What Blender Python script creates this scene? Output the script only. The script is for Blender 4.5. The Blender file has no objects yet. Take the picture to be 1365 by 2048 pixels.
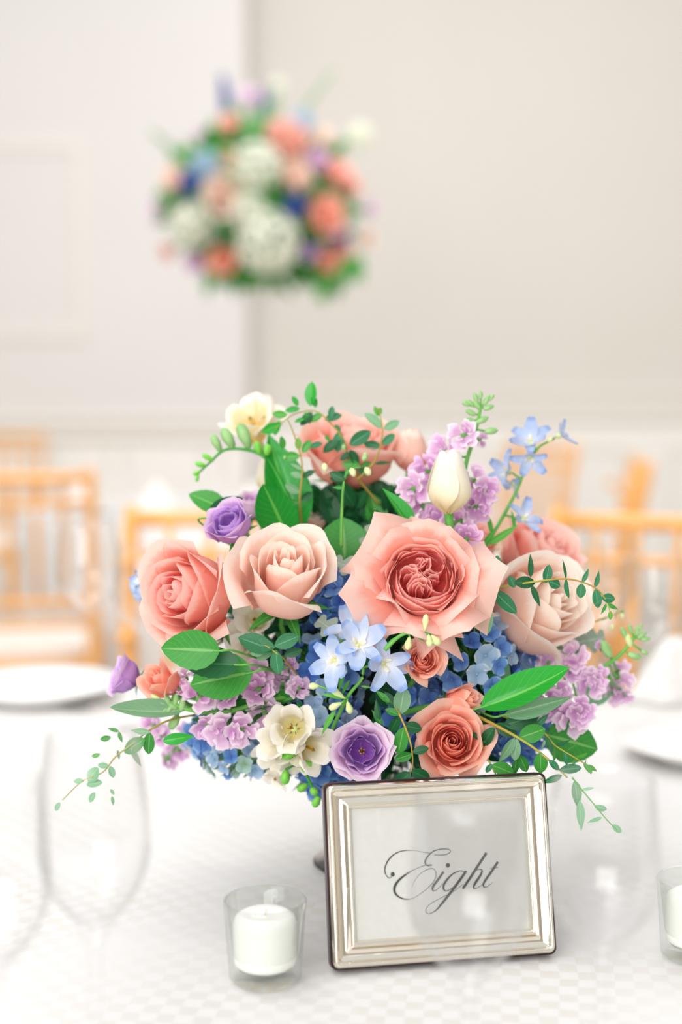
import bpy, math, random
from mathutils import Vector, Matrix, Quaternion
PI = math.pi
rnd = random.Random(11)
S = bpy.context.scene
COL = S.collection

# ------------------------------------------------------------------ camera
FPX, CX, CY = 2844.4, 682.5, 1024.0
PITCH = math.radians(5.0); CAMZ = 1.12
cam_data = bpy.data.cameras.new('camera'); cam = bpy.data.objects.new('camera', cam_data); COL.objects.link(cam)
cam.location = (0, 0, CAMZ); cam.rotation_euler = (PI / 2 - PITCH, 0, 0)
cam_data.sensor_fit = 'VERTICAL'; cam_data.sensor_height = 36; cam_data.lens = 50
cam_data.clip_start = 0.05; cam_data.clip_end = 60
cam_data.dof.use_dof = True; cam_data.dof.focus_distance = 0.955; cam_data.dof.aperture_fstop = 2.5
S.camera = cam
# ------------------------------------------------------------------ light and exposure
S.view_settings.view_transform = 'Standard'; S.view_settings.look = 'None'
S.view_settings.gamma = 1.0; S.view_settings.use_curve_mapping = False
S.view_settings.exposure = 0.68
W = bpy.data.worlds.new('world'); S.world = W; W.use_nodes = True
bg = W.node_tree.nodes['Background']; bg.inputs[0].default_value = (0.98, 0.99, 1.0, 1); bg.inputs[1].default_value = 0.50
def area(name, loc, target, size, power, col=(1, 0.99, 0.985)):
    d = bpy.data.lights.new(name, 'AREA'); d.shape = 'RECTANGLE'; d.size = size[0]; d.size_y = size[1]; d.energy = power; d.color = col
    o = bpy.data.objects.new(name, d); COL.objects.link(o); o.location = loc
    o.rotation_euler = (Vector(target) - Vector(loc)).to_track_quat('-Z', 'Y').to_euler(); return o
area('flash_bounce', (-1.6, -1.0, 3.0), (0, 1.1, 0.9), (2.2, 2.2), 26)
area('front_fill', (-0.9, -2.4, 1.9), (0, 1.1, 0.95), (2.6, 2.0), 58)  # fill light added behind the camera to brighten surfaces facing it
area('arrangement_fill', (-0.9, 1.6, 3.3), (-0.2, 4.15, 1.6), (1.4, 1.4), 22)  # added fill aimed at the tall arrangement to brighten its blooms
area('room_light_far', (0.5, 3.8, 3.4), (0, 4.6, 0.5), (3.5, 3.0), 46)

# ------------------------------------------------------------------ helpers
def ray(px, py):
    f = Vector((0, math.cos(PITCH), -math.sin(PITCH))); u = Vector((0, math.sin(PITCH), math.cos(PITCH)))
    return f + Vector((1, 0, 0)) * ((px - CX) / FPX) - u * ((py - CY) / FPX)
ORG = Vector((0, 0, CAMZ))
def P(px, py, Y):
    d = ray(px, py); return ORG + d * (Y / d.y)
def TP(px, py, z=0.75):
    d = ray(px, py); return ORG + d * ((z - CAMZ) / d.z)
def D(r, u, t): return Vector((r, -t, u)).normalized()
def hexc(h):
    out = []
    for i in (0, 2, 4):
        c = int(h[i:i + 2], 16) / 255
        out.append(c / 12.92 if c <= 0.04045 else ((c + 0.055) / 1.055) ** 2.4)
    return (*out, 1)
def mesh(name, verts, faces, mat=None, uvs=None, smooth=True):
    m = bpy.data.meshes.new(name); m.from_pydata([tuple(v) for v in verts], [], faces)
    if uvs:
        l = m.uv_layers.new(name='UVMap')
        for lp in m.loops: l.data[lp.index].uv = uvs[lp.vertex_index]
    if smooth: m.polygons.foreach_set('use_smooth', [True] * len(m.polygons))
    if mat: m.materials.append(mat)
    m.update(); return m
def ob(name, m, parent=None, mtx=None):
    o = bpy.data.objects.new(name, m); COL.objects.link(o)
    if parent: o.parent = parent
    if mtx is not None: o.matrix_basis = mtx
    return o
def tag(o, label=None, cat=None, group=None, kind=None):
    if label: o['label'] = label
    if cat: o['category'] = cat
    if group: o['group'] = group
    if kind: o['kind'] = kind
    return o
def thing(name, label, cat, group=None, mtx=None):
    return tag(ob(name, None, None, mtx), label, cat, group)
def axes(pos, z, roll=0.0, scale=1.0):
    q = z.to_track_quat('Z', 'Y'); m = q.to_matrix().to_4x4() @ Matrix.Rotation(roll, 4, 'Z')
    return Matrix.Translation(pos) @ m @ Matrix.Diagonal((scale, scale, scale, 1))
def leafmtx(p, d, n, L, wscale=1.0):
    d = d.normalized(); x = d.cross(n)
    if x.length < 1e-4: x = d.cross(Vector((0.3, 0.8, 0.5)))
    x.normalize(); n = x.cross(d)
    m = Matrix((x, d, n)).transposed().to_4x4()
    return Matrix.Translation(p) @ m @ Matrix.Diagonal((L * wscale, L, L, 1))
def catmull(pts, n=6):
    out = []; k = len(pts)
    for i in range(k - 1):
        p0 = pts[max(i - 1, 0)]; p1 = pts[i]; p2 = pts[i + 1]; p3 = pts[min(i + 2, k - 1)]
        for j in range(n):
            t = j / n
            out.append(tuple(0.5 * (2 * b + (c - a) * t + (2 * a - 5 * b + 4 * c - d) * t * t + (-a + 3 * b - 3 * c + d) * t ** 3) for a, b, c, d in zip(p0, p1, p2, p3)))
    out.append(tuple(pts[-1])); return out
class G:
    def __init__(s): s.v = []; s.f = []; s.uv = []
    def add(s, v, f, uv=None):
        b = len(s.v); s.v += [Vector(x) for x in v]; s.f += [tuple(i + b for i in q) for q in f]; s.uv += uv if uv else [(0.5, 0.5)] * len(v)
    def xf(s, m, g): s.add([m @ Vector(x) for x in g.v], g.f, g.uv)
    def tube(s, pts, r, sides=6):
        pts = [Vector(p) for p in pts]; n = len(pts)
        if not hasattr(r, '__len__'): r = [r] * n
        v = []; f = []; up = Vector((0.13, 0.31, 0.94))
        for i, p in enumerate(pts):
            t = (pts[min(i + 1, n - 1)] - pts[max(i - 1, 0)]).normalized()
            a = t.cross(up)
            if a.length < 0.05: a = t.cross(Vector((1, 0, 0)))
            a.normalize(); b = t.cross(a)
            for k in range(sides):
                an = 2 * PI * k / sides; v.append(p + (a * math.cos(an) + b * math.sin(an)) * r[i])
        for i in range(n - 1):
            for k in range(sides):
                f.append((i * sides + k, i * sides + (k + 1) % sides, (i + 1) * sides + (k + 1) % sides, (i + 1) * sides + k))
        f.append(tuple(range(sides - 1, -1, -1))); f.append(tuple((n - 1) * sides + k for k in range(sides)))
        s.add(v, f)
    def box(s, c, d, rot=None, bev=0.0):
        x, y, z = d[0] / 2, d[1] / 2, d[2] / 2
        vs = [Vector(q) for q in ((-x, -y, -z), (x, -y, -z), (x, y, -z), (-x, y, -z), (-x, -y, z), (x, -y, z), (x, y, z), (-x, y, z))]
        if rot: vs = [rot @ q for q in vs]
        s.add([q + Vector(c) for q in vs], [(0, 3, 2, 1), (4, 5, 6, 7), (0, 1, 5, 4), (1, 2, 6, 5), (2, 3, 7, 6), (3, 0, 4, 7)])
    def lathe(s, prof, n=32, closed=False):
        v = []; f = []; m = len(prof)
        for r, z in prof:
            for k in range(n): a = 2 * PI * k / n; v.append((r * math.cos(a), r * math.sin(a), z))
        for i in range(m - 1 + (1 if closed else 0)):
            j = (i + 1) % m
            for k in range(n): f.append((i * n + k, i * n + (k + 1) % n, j * n + (k + 1) % n, j * n + k))
        s.add(v, f)
    def mesh(s, name, mat, smooth=True): return mesh(name, s.v, s.f, mat, s.uv, smooth)

# ------------------------------------------------------------------ materials
def nodes(name):
    m = bpy.data.materials.new(name); m.use_nodes = True; nt = m.node_tree
    return m, nt, nt.nodes['Principled BSDF'], nt.nodes['Material Output']
def simple(name, col, rough=0.5, metal=0.0, noise=None, bump=0.0, coat=0.0, spec=0.5):
    m, nt, b, o = nodes(name)
    b.inputs['Base Color'].default_value = hexc(col) if isinstance(col, str) else col
    b.inputs['Roughness'].default_value = rough; b.inputs['Metallic'].default_value = metal
    b.inputs['Specular IOR Level'].default_value = spec
    if coat: b.inputs['Coat Weight'].default_value = coat; b.inputs['Coat Roughness'].default_value = 0.15
    if noise:
        tc = nt.nodes.new('ShaderNodeTexCoord'); n = nt.nodes.new('ShaderNodeTexNoise'); n.inputs['Scale'].default_value = noise[0]; n.inputs['Detail'].default_value = 4
        r = nt.nodes.new('ShaderNodeValToRGB'); r.color_ramp.elements[0].position = 0.35; r.color_ramp.elements[1].position = 0.68
        r.color_ramp.elements[0].color = hexc(noise[1]); r.color_ramp.elements[1].color = hexc(col)
        mp = nt.nodes.new('ShaderNodeMapping'); mp.inputs['Scale'].default_value = noise[2] if len(noise) > 2 else (1, 1, 1)
        nt.links.new(tc.outputs['Object'], mp.inputs[0]); nt.links.new(mp.outputs[0], n.inputs['Vector'])
        nt.links.new(n.outputs[0], r.inputs[0]); nt.links.new(r.outputs[0], b.inputs['Base Color'])
        if bump:
            bp = nt.nodes.new('ShaderNodeBump'); bp.inputs['Strength'].default_value = bump; bp.inputs['Distance'].default_value = 0.001
            nt.links.new(n.outputs[0], bp.inputs['Height']); nt.links.new(bp.outputs[0], b.inputs['Normal'])
    return m
def petalmat(name, deep, mid, edge, trans=0.42, epos=0.80, streak=9, cen=None):
    """petal tissue: colour runs from the base of the petal (v=0) to its rim (v=1) with fine lengthwise veins"""
    m, nt, b, o = nodes(name)
    uv = nt.nodes.new('ShaderNodeUVMap'); sp = nt.nodes.new('ShaderNodeSeparateXYZ'); nt.links.new(uv.outputs[0], sp.inputs[0])
    mp = nt.nodes.new('ShaderNodeMapping'); mp.inputs['Scale'].default_value = (streak, 1.6, 1)
    n = nt.nodes.new('ShaderNodeTexNoise'); n.inputs['Scale'].default_value = 1.6; n.inputs['Detail'].default_value = 3
    nt.links.new(uv.outputs[0], mp.inputs[0]); nt.links.new(mp.outputs[0], n.inputs['Vector'])
    ad = nt.nodes.new('ShaderNodeMath'); ad.operation = 'MULTIPLY_ADD'; ad.inputs[1].default_value = 0.16; nt.links.new(n.outputs[0], ad.inputs[0])
    sb = nt.nodes.new('ShaderNodeMath'); sb.operation = 'SUBTRACT'; sb.inputs[1].default_value = 0.08; nt.links.new(sp.outputs['Y'], sb.inputs[0]); nt.links.new(sb.outputs[0], ad.inputs[2])
    r = nt.nodes.new('ShaderNodeValToRGB'); cr = r.color_ramp
    cr.elements[0].position = 0.12; cr.elements[0].color = hexc(deep); cr.elements[1].position = 0.6; cr.elements[1].color = hexc(mid)
    e = cr.elements.new(epos); e.color = hexc(mid); e = cr.elements.new(min(epos + 0.1, 1.0)); e.color = hexc(edge)
    nt.links.new(ad.outputs[0], r.inputs[0]); nt.links.new(r.outputs[0], b.inputs['Base Color'])
    b.inputs['Roughness'].default_value = 0.62; b.inputs['Specular IOR Level'].default_value = 0.25
    b.inputs['Sheen Weight'].default_value = 0.15
    t = nt.nodes.new('ShaderNodeBsdfTranslucent'); nt.links.new(r.outputs[0], t.inputs[0])
    mx = nt.nodes.new('ShaderNodeMixShader'); mx.inputs[0].default_value = trans
    nt.links.new(b.outputs[0], mx.inputs[1]); nt.links.new(t.outputs[0], mx.inputs[2]); nt.links.new(mx.outputs[0], o.inputs[0])
    bp = nt.nodes.new('ShaderNodeBump'); bp.inputs['Strength'].default_value = 0.12; bp.inputs['Distance'].default_value = 0.0004
    nt.links.new(n.outputs[0], bp.inputs['Height']); nt.links.new(bp.outputs[0], b.inputs['Normal'])
    return m
def leafmat(name, a, c, vein, rough=0.42, trans=0.18, veinw=0.035):
    m, nt, b, o = nodes(name)
    uv = nt.nodes.new('ShaderNodeUVMap'); sp = nt.nodes.new('ShaderNodeSeparateXYZ'); nt.links.new(uv.outputs[0], sp.inputs[0])
    n = nt.nodes.new('ShaderNodeTexNoise'); n.inputs['Scale'].default_value = 5; n.inputs['Detail'].default_value = 4; nt.links.new(uv.outputs[0], n.inputs['Vector'])
    oi = nt.nodes.new('ShaderNodeObjectInfo')
    mixf = nt.nodes.new('ShaderNodeMath'); mixf.operation = 'MULTIPLY_ADD'; mixf.inputs[1].default_value = 0.55; mixf.use_clamp = True
    hf = nt.nodes.new('ShaderNodeMath'); hf.operation = 'MULTIPLY'; hf.inputs[1].default_value = 0.42; nt.links.new(n.outputs[0], hf.inputs[0])
    nt.links.new(oi.outputs['Random'], mixf.inputs[0]); nt.links.new(hf.outputs[0], mixf.inputs[2])
    mc = nt.nodes.new('ShaderNodeMix'); mc.data_type = 'RGBA'; mc.inputs[6].default_value = hexc(a); mc.inputs[7].default_value = hexc(c)
    nt.links.new(mixf.outputs[0], mc.inputs[0])
    # midrib and side veins
    ab = nt.nodes.new('ShaderNodeMath'); ab.operation = 'SUBTRACT'; ab.inputs[1].default_value = 0.5; nt.links.new(sp.outputs['X'], ab.inputs[0])
    a2 = nt.nodes.new('ShaderNodeMath'); a2.operation = 'ABSOLUTE'; nt.links.new(ab.outputs[0], a2.inputs[0])
    lt = nt.nodes.new('ShaderNodeMath'); lt.operation = 'LESS_THAN'; lt.inputs[1].default_value = veinw; nt.links.new(a2.outputs[0], lt.inputs[0])
    sv = nt.nodes.new('ShaderNodeMath'); sv.operation = 'MULTIPLY_ADD'; sv.inputs[1].default_value = -0.55; nt.links.new(a2.outputs[0], sv.inputs[0]); nt.links.new(sp.outputs['Y'], sv.inputs[2])
    s2 = nt.nodes.new('ShaderNodeMath'); s2.operation = 'MULTIPLY'; s2.inputs[1].default_value = 9; nt.links.new(sv.outputs[0], s2.inputs[0])
    s3 = nt.nodes.new('ShaderNodeMath'); s3.operation = 'FRACT'; nt.links.new(s2.outputs[0], s3.inputs[0])
    s4 = nt.nodes.new('ShaderNodeMath'); s4.operation = 'LESS_THAN'; s4.inputs[1].default_value = 0.1; nt.links.new(s3.outputs[0], s4.inputs[0])
    s5 = nt.nodes.new('ShaderNodeMath'); s5.operation = 'MULTIPLY'; s5.inputs[1].default_value = 0.3; nt.links.new(s4.outputs[0], s5.inputs[0])
    mxv = nt.nodes.new('ShaderNodeMath'); mxv.operation = 'MAXIMUM'; nt.links.new(lt.outputs[0], mxv.inputs[0]); nt.links.new(s5.outputs[0], mxv.inputs[1])
    s6 = nt.nodes.new('ShaderNodeMath'); s6.operation = 'MULTIPLY'; s6.inputs[1].default_value = 0.6; nt.links.new(mxv.outputs[0], s6.inputs[0])
    m2 = nt.nodes.new('ShaderNodeMix'); m2.data_type = 'RGBA'; m2.inputs[7].default_value = hexc(vein)
    nt.links.new(s6.outputs[0], m2.inputs[0]); nt.links.new(mc.outputs[2], m2.inputs[6]); nt.links.new(m2.outputs[2], b.inputs['Base Color'])
    b.inputs['Roughness'].default_value = rough; b.inputs['Specular IOR Level'].default_value = 0.4
    bp = nt.nodes.new('ShaderNodeBump'); bp.inputs['Strength'].default_value = 0.3; bp.inputs['Distance'].default_value = 0.0005; bp.invert = True
    nt.links.new(mxv.outputs[0], bp.inputs['Height']); nt.links.new(bp.outputs[0], b.inputs['Normal'])
    t = nt.nodes.new('ShaderNodeBsdfTranslucent'); nt.links.new(m2.outputs[2], t.inputs[0])
    mx = nt.nodes.new('ShaderNodeMixShader'); mx.inputs[0].default_value = trans
    nt.links.new(b.outputs[0], mx.inputs[1]); nt.links.new(t.outputs[0], mx.inputs[2]); nt.links.new(mx.outputs[0], o.inputs[0])
    return m
def glassmat(name, ior=1.45, rough=0.0, tint=(1, 1, 1, 1)):
    m, nt, b, o = nodes(name)
    b.inputs['Base Color'].default_value = tint; b.inputs['Transmission Weight'].default_value = 1; b.inputs['IOR'].default_value = ior; b.inputs['Roughness'].default_value = rough
    return m
def thinglass(name, ior=1.45, tint=(1, 1, 1, 1)):
    m, nt, b, o = nodes(name); nt.nodes.remove(b)
    t = nt.nodes.new('ShaderNodeBsdfTransparent'); t.inputs[0].default_value = tint
    g = nt.nodes.new('ShaderNodeBsdfGlossy'); g.inputs['Roughness'].default_value = 0.02
    lw = nt.nodes.new('ShaderNodeLayerWeight'); lw.inputs[0].default_value = 0.5
    pw = nt.nodes.new('ShaderNodeMath'); pw.operation = 'POWER'; pw.inputs[1].default_value = 2.6; nt.links.new(lw.outputs['Facing'], pw.inputs[0])
    f = nt.nodes.new('ShaderNodeMath'); f.operation = 'MULTIPLY_ADD'; f.inputs[1].default_value = 0.5; f.inputs[2].default_value = ((ior - 1) / (ior + 1)) ** 2; nt.links.new(pw.outputs[0], f.inputs[0])
    x = nt.nodes.new('ShaderNodeMixShader'); nt.links.new(f.outputs[0], x.inputs[0]); nt.links.new(t.outputs[0], x.inputs[1]); nt.links.new(g.outputs[0], x.inputs[2]); nt.links.new(x.outputs[0], o.inputs[0])
    return m

M = {}
M['coralpink'] = petalmat('coral_pink_petal', 'F58070', 'FCB6A6', 'FFD8CC')
M['coralpink_in'] = petalmat('deep_coral_petal', 'F25A54', 'FA928A', 'FFD8CE')
M['blush'] = petalmat('blush_petal', 'F59C8A', 'FCCEC0', 'FFF3E6')
M['blush_pale'] = petalmat('pale_blush_petal', 'F8B8A6', 'FCDCCC', 'FFF2E6')
M['peach'] = petalmat('peach_petal', 'F79C86', 'FDC0AE', 'FFD8CA')
M['coral'] = petalmat('coral_petal', 'F67E60', 'FFB49C', 'FFD0BC')
M['coral_in'] = petalmat('deep_coral_orange_petal', 'F05C3C', 'FF9878', 'FFCBB4')
M['purple'] = petalmat('purple_petal', 'A05CC4', 'BC85DA', 'DDB8EC', trans=0.35)
M['purple_pale'] = petalmat('pale_purple_petal', 'B878D0', 'D2A3E0', 'ECCFEC', trans=0.35)
M['lilac'] = petalmat('lilac_petal', 'D596D0', 'E6B8E2', 'F4D6F0', trans=0.35)
M['lilac_pale'] = petalmat('pale_lilac_petal', 'E2B4DC', 'EFCDE9', 'F9E6F5', trans=0.35)
M['cream'] = petalmat('cream_petal', 'EBDC90', 'F5EFDA', 'F9F5EA', trans=0.3)
M['ivory'] = petalmat('ivory_petal', 'EBE0B0', 'F8F1E0', 'FCF8EF', trans=0.25)
M['yellow'] = petalmat('yellow_throat_petal', 'F8CC50', 'FAEBC0', 'FCF8EC', trans=0.3)
M['hyd'] = petalmat('blue_hydrangea_petal', '4F78C4', '6F9DDC', 'A3C3EC', trans=0.3)
M['hyd_deep'] = petalmat('deep_blue_hydrangea_petal', '3B5DB4', '5081CC', '7FA8E0', trans=0.3)
M['hyd_pale'] = petalmat('pale_blue_hydrangea_petal', '8FB0D0', 'ABC8E4', 'D2E2EA', trans=0.3)
M['hyd_green'] = petalmat('green_tinted_hydrangea_petal', '8FB58A', 'AACBC6', 'C6DCD2', trans=0.3)
M['delph'] = petalmat('light_blue_delphinium_petal', 'F6F8FC', 'C3D6F6', '98B8EE', trans=0.35)
M['delph_far'] = petalmat('faded_blue_delphinium_petal', 'DDE4F2', 'B3C6EA', '93ABDC', trans=0.35)
M['whiteh'] = petalmat('white_hydrangea_petal', 'E6ECD0', 'F6F6EA', 'FAFAF2')
M['indigo'] = petalmat('indigo_petal', '2E3F9E', '4258B4', '5F74C6')
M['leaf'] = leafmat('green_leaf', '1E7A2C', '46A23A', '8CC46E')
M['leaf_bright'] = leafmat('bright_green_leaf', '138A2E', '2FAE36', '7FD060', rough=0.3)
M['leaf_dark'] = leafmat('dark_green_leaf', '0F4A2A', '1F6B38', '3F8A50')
M['euc'] = leafmat('eucalyptus_leaf', '1E6840', '3D8A5C', '6FAE86', rough=0.5)
M['euc_pale'] = leafmat('pale_eucalyptus_leaf', '6FAF7E', '97C9A0', 'B9DDBB', rough=0.5, trans=0.3)
M['euc_young'] = leafmat('young_eucalyptus_leaf', '3B9A34', '6CC04C', 'A0D880', rough=0.45, trans=0.3)
M['dusty'] = leafmat('dusty_miller_leaf', '8FA394', 'A9B8A6', 'C6D0C2', rough=0.85, trans=0.1)
M['leaf_grey'] = leafmat('grey_green_leaf', '6A9A72', '86B088', 'A9CCA8', rough=0.5)
M['stem'] = simple('green_stem', '4C9A3A', 0.5, noise=(60, '6DB34A'))
M['stem_y'] = simple('yellow_green_stem', '9AA53A', 0.5, noise=(60, 'B08A3A'))
M['stem_b'] = simple('bright_stem', '2F9A2C', 0.45)
M['bud'] = simple('pale_green_bud', 'A6CC8C', 0.6, noise=(80, '7FB36A'))
M['bud_g'] = simple('green_bud', '55B82E', 0.45, noise=(80, '86D050'))
M['bud_c'] = simple('cream_bud', 'E4EAB8', 0.5, noise=(80, 'C6DC8C'))
M['dark'] = simple('dark_foliage', '14421F', 0.7, noise=(40, '0B2A14'))
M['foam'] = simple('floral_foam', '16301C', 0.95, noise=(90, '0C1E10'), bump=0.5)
M['stamen'] = simple('stamen', 'B98A1E', 0.6)
M['gold'] = simple('gold_chair_wood', 'EFB366', 0.36, noise=(14, 'E2A050', (6, 6, 1)), coat=0.3)
M['cushion'] = simple('ivory_cushion', 'F4F0EA', 0.8, noise=(30, 'ECE6DE'))
M['china'] = simple('white_china', 'F6F5F3', 0.16, coat=0.4)
M['napkin'] = simple('white_napkin', 'F4F2EF', 0.85, noise=(50, 'ECE9E4'))
M['wax'] = simple('white_wax', 'F8F6F2', 0.5)
M['wax'].node_tree.nodes['Principled BSDF'].inputs['Subsurface Weight'].default_value = 0.3
M['wax'].node_tree.nodes['Principled BSDF'].inputs['Subsurface Radius'].default_value = (0.01, 0.01, 0.01)
M['wick'] = simple('wick', 'D8D2C8', 0.9)
M['silver'] = simple('polished_silver', 'EFE8DA', 0.07, 1.0)
M['bronze'] = simple('dark_bronze_edge', '3A2226', 0.3, 0.6)
M['card'] = simple('card_stock', 'CBCBC6', 0.9, noise=(200, 'C8C8C2'))
M['ink'] = simple('grey_ink', '3A3E38', 0.8)
M['velvet'] = simple('black_backing', '2A2420', 0.9)
M['glass'] = glassmat('clear_glass')
M['cut'] = glassmat('cut_glass', 1.5, 0.02, (0.97, 0.98, 0.97, 1))
M['thin'] = thinglass('thin_clear_glass')
M['pane'] = thinglass('picture_glass', 1.3)
M['wall_b'] = simple('beige_paint', 'DCD7D0', 0.9, noise=(2.0, 'DAD5CD'))
M['wall_lit'] = simple('brighter_lit_wall_paint', 'E0DCD9', 0.9, noise=(2.0, 'DEDAD7'))  # wall paint lightened to stand in for stronger light on the left
M['trim'] = simple('trim_paint', 'E4E0D8', 0.6)
M['wains'] = simple('white_wainscot_paint', 'F2EFEA', 0.6)
M['carpet'] = simple('beige_carpet', 'C6BFB6', 1.0, noise=(30, 'B5AEA4'))
# tablecloth with woven satin squares
def clothmat():
    m, nt, b, o = nodes('jacquard_cloth')
    tc = nt.nodes.new('ShaderNodeTexCoord'); mp = nt.nodes.new('ShaderNodeMapping'); mp.inputs['Rotation'].default_value = (0, 0, 0.12)
    ns = nt.nodes.new('ShaderNodeTexNoise'); ns.inputs['Scale'].default_value = 7; nt.links.new(tc.outputs['Object'], ns.inputs['Vector'])
    va = nt.nodes.new('ShaderNodeVectorMath'); va.operation = 'MULTIPLY_ADD'; va.inputs[1].default_value = (0.02, 0.02, 0)
    nt.links.new(ns.outputs['Color'], va.inputs[0]); nt.links.new(tc.outputs['Object'], va.inputs[2]); nt.links.new(va.outputs[0], mp.inputs[0])
    ck = nt.nodes.new('ShaderNodeTexChecker'); ck.inputs['Scale'].default_value = 88; nt.links.new(mp.outputs[0], ck.inputs[0])
    big = nt.nodes.new('ShaderNodeTexNoise'); big.inputs['Scale'].default_value = 4; nt.links.new(tc.outputs['Object'], big.inputs['Vector'])
    r = nt.nodes.new('ShaderNodeValToRGB'); r.color_ramp.elements[0].position = 0.38; r.color_ramp.elements[1].position = 0.6; nt.links.new(big.outputs[0], r.inputs[0])
    mu = nt.nodes.new('ShaderNodeMath'); mu.operation = 'MULTIPLY'; nt.links.new(ck.outputs['Fac'], mu.inputs[0]); nt.links.new(r.outputs[0], mu.inputs[1])
    mc = nt.nodes.new('ShaderNodeMix'); mc.data_type = 'RGBA'; mc.inputs[6].default_value = hexc('E0DEDC'); mc.inputs[7].default_value = hexc('D7D3CD')
    nt.links.new(mu.outputs[0], mc.inputs[0]); nt.links.new(mc.outputs[2], b.inputs['Base Color'])
    rr = nt.nodes.new('ShaderNodeMapRange'); rr.inputs[3].default_value = 0.75; rr.inputs[4].default_value = 0.45; nt.links.new(ck.outputs['Fac'], rr.inputs[0]); nt.links.new(rr.outputs[0], b.inputs['Roughness'])
    bp = nt.nodes.new('ShaderNodeBump'); bp.inputs['Strength'].default_value = 0.3; bp.inputs['Distance'].default_value = 0.0006; nt.links.new(ck.outputs['Fac'], bp.inputs['Height']); nt.links.new(bp.outputs[0], b.inputs['Normal'])
    return m
M['cloth'] = clothmat()

# ------------------------------------------------------------------ room
def struct(name, g, mat, smooth=False): return tag(ob(name, g.mesh(name, mat, smooth)), kind='structure')
RX0, RX1, RY0, RY1, RH = -4.0, 4.0, -3.5, 7.2, 3.4
g = G(); g.box((0, (RY0 + RY1) / 2, -0.05), (RX1 - RX0 + .4, RY1 - RY0 + .4, 0.1)); struct('floor', g, M['carpet'])
g = G(); g.box((0, RY1 + .05, RH / 2), (RX1 - RX0 + .2, 0.1, RH)); struct('wall_back', g, M['wall_b'])
g = G(); g.box((0, RY0 - .05, RH / 2), (RX1 - RX0 + .2, 0.1, RH)); struct('wall_front', g, M['wall_b'])
g = G(); g.box((RX0 - .05, (RY0 + RY1) / 2, RH / 2), (0.1, RY1 - RY0, RH)); struct('wall_left', g, M['wall_lit'])
g = G(); g.box((RX1 + .05, (RY0 + RY1) / 2, RH / 2), (0.1, RY1 - RY0, RH)); struct('wall_right', g, M['wall_b'])
xe = P(492, 500, 6.75).x
g = G(); g.box(((RX0 + xe) / 2, 6.975, RH / 2), (xe - RX0, 0.45, RH)); struct('wall_projecting', g, M['wall_lit'])
def rail(name, x0, x1, y, z0, z1):
    g = G(); pr = [(0.0, z0), (0.02, z0 + .01), (0.03, z0 + .03), (0.018, z0 + .06), (0.03, z1 - .03), (0.04, z1 - .01), (0.03, z1), (0, z1)]
    v = [(x0, y - a, b) for a, b in pr] + [(x1, y - a, b) for a, b in pr]; n = len(pr)
    g.add(v, [(i, i + 1, n + i + 1, n + i) for i in range(n - 1)] + [tuple(range(n)), tuple(range(2 * n - 1, n - 1, -1))]); struct(name, g, M['trim'])
rail('trim_1', xe + 0.002, RX1, RY1, 0.94, 1.10)
rail('trim_2', RX0, xe, 6.75, 0.86, 0.98)
def base(name, x0, x1, y):
    g = G(); g.box(((x0 + x1) / 2, y - .01, 0.07), (x1 - x0, 0.02, 0.14)); struct(name, g, M['trim'])
base('baseboard_back', xe + .002, RX1, RY1); base('baseboard_left', RX0, xe, 6.75)
def panel(name, x0, x1, z0, z1, y, w=0.035):
    g = G()
    for a, b, c, d in ((x0, x1, z0, z0 + w), (x0, x1, z1 - w, z1), (x0, x0 + w, z0 + w, z1 - w), (x1 - w, x1, z0 + w, z1 - w)):
        g.box(((a + b) / 2, y - .006, (c + d) / 2), (b - a, 0.012, d - c))
    struct(name, g, M['trim'])
g = G(); g.box(((xe + RX1) / 2 + .001, RY1 - .004, .54), (RX1 - xe - .004, .008, .79)); struct('trim_6', g, M['wains'])
g = G(); g.box(((RX0 + xe) / 2, 6.746, .50), (xe - RX0, .008, .71)); struct('trim_7', g, M['wains'])
panel('trim_3', xe + 0.3, xe + 1.9, 0.25, 0.82, RY1); panel('trim_4', xe + 2.1, xe + 3.7, 0.25, 0.82, RY1)
panel('trim_5', -3.0, xe - 0.75, 1.35, 2.27, 6.75, 0.05)

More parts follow.
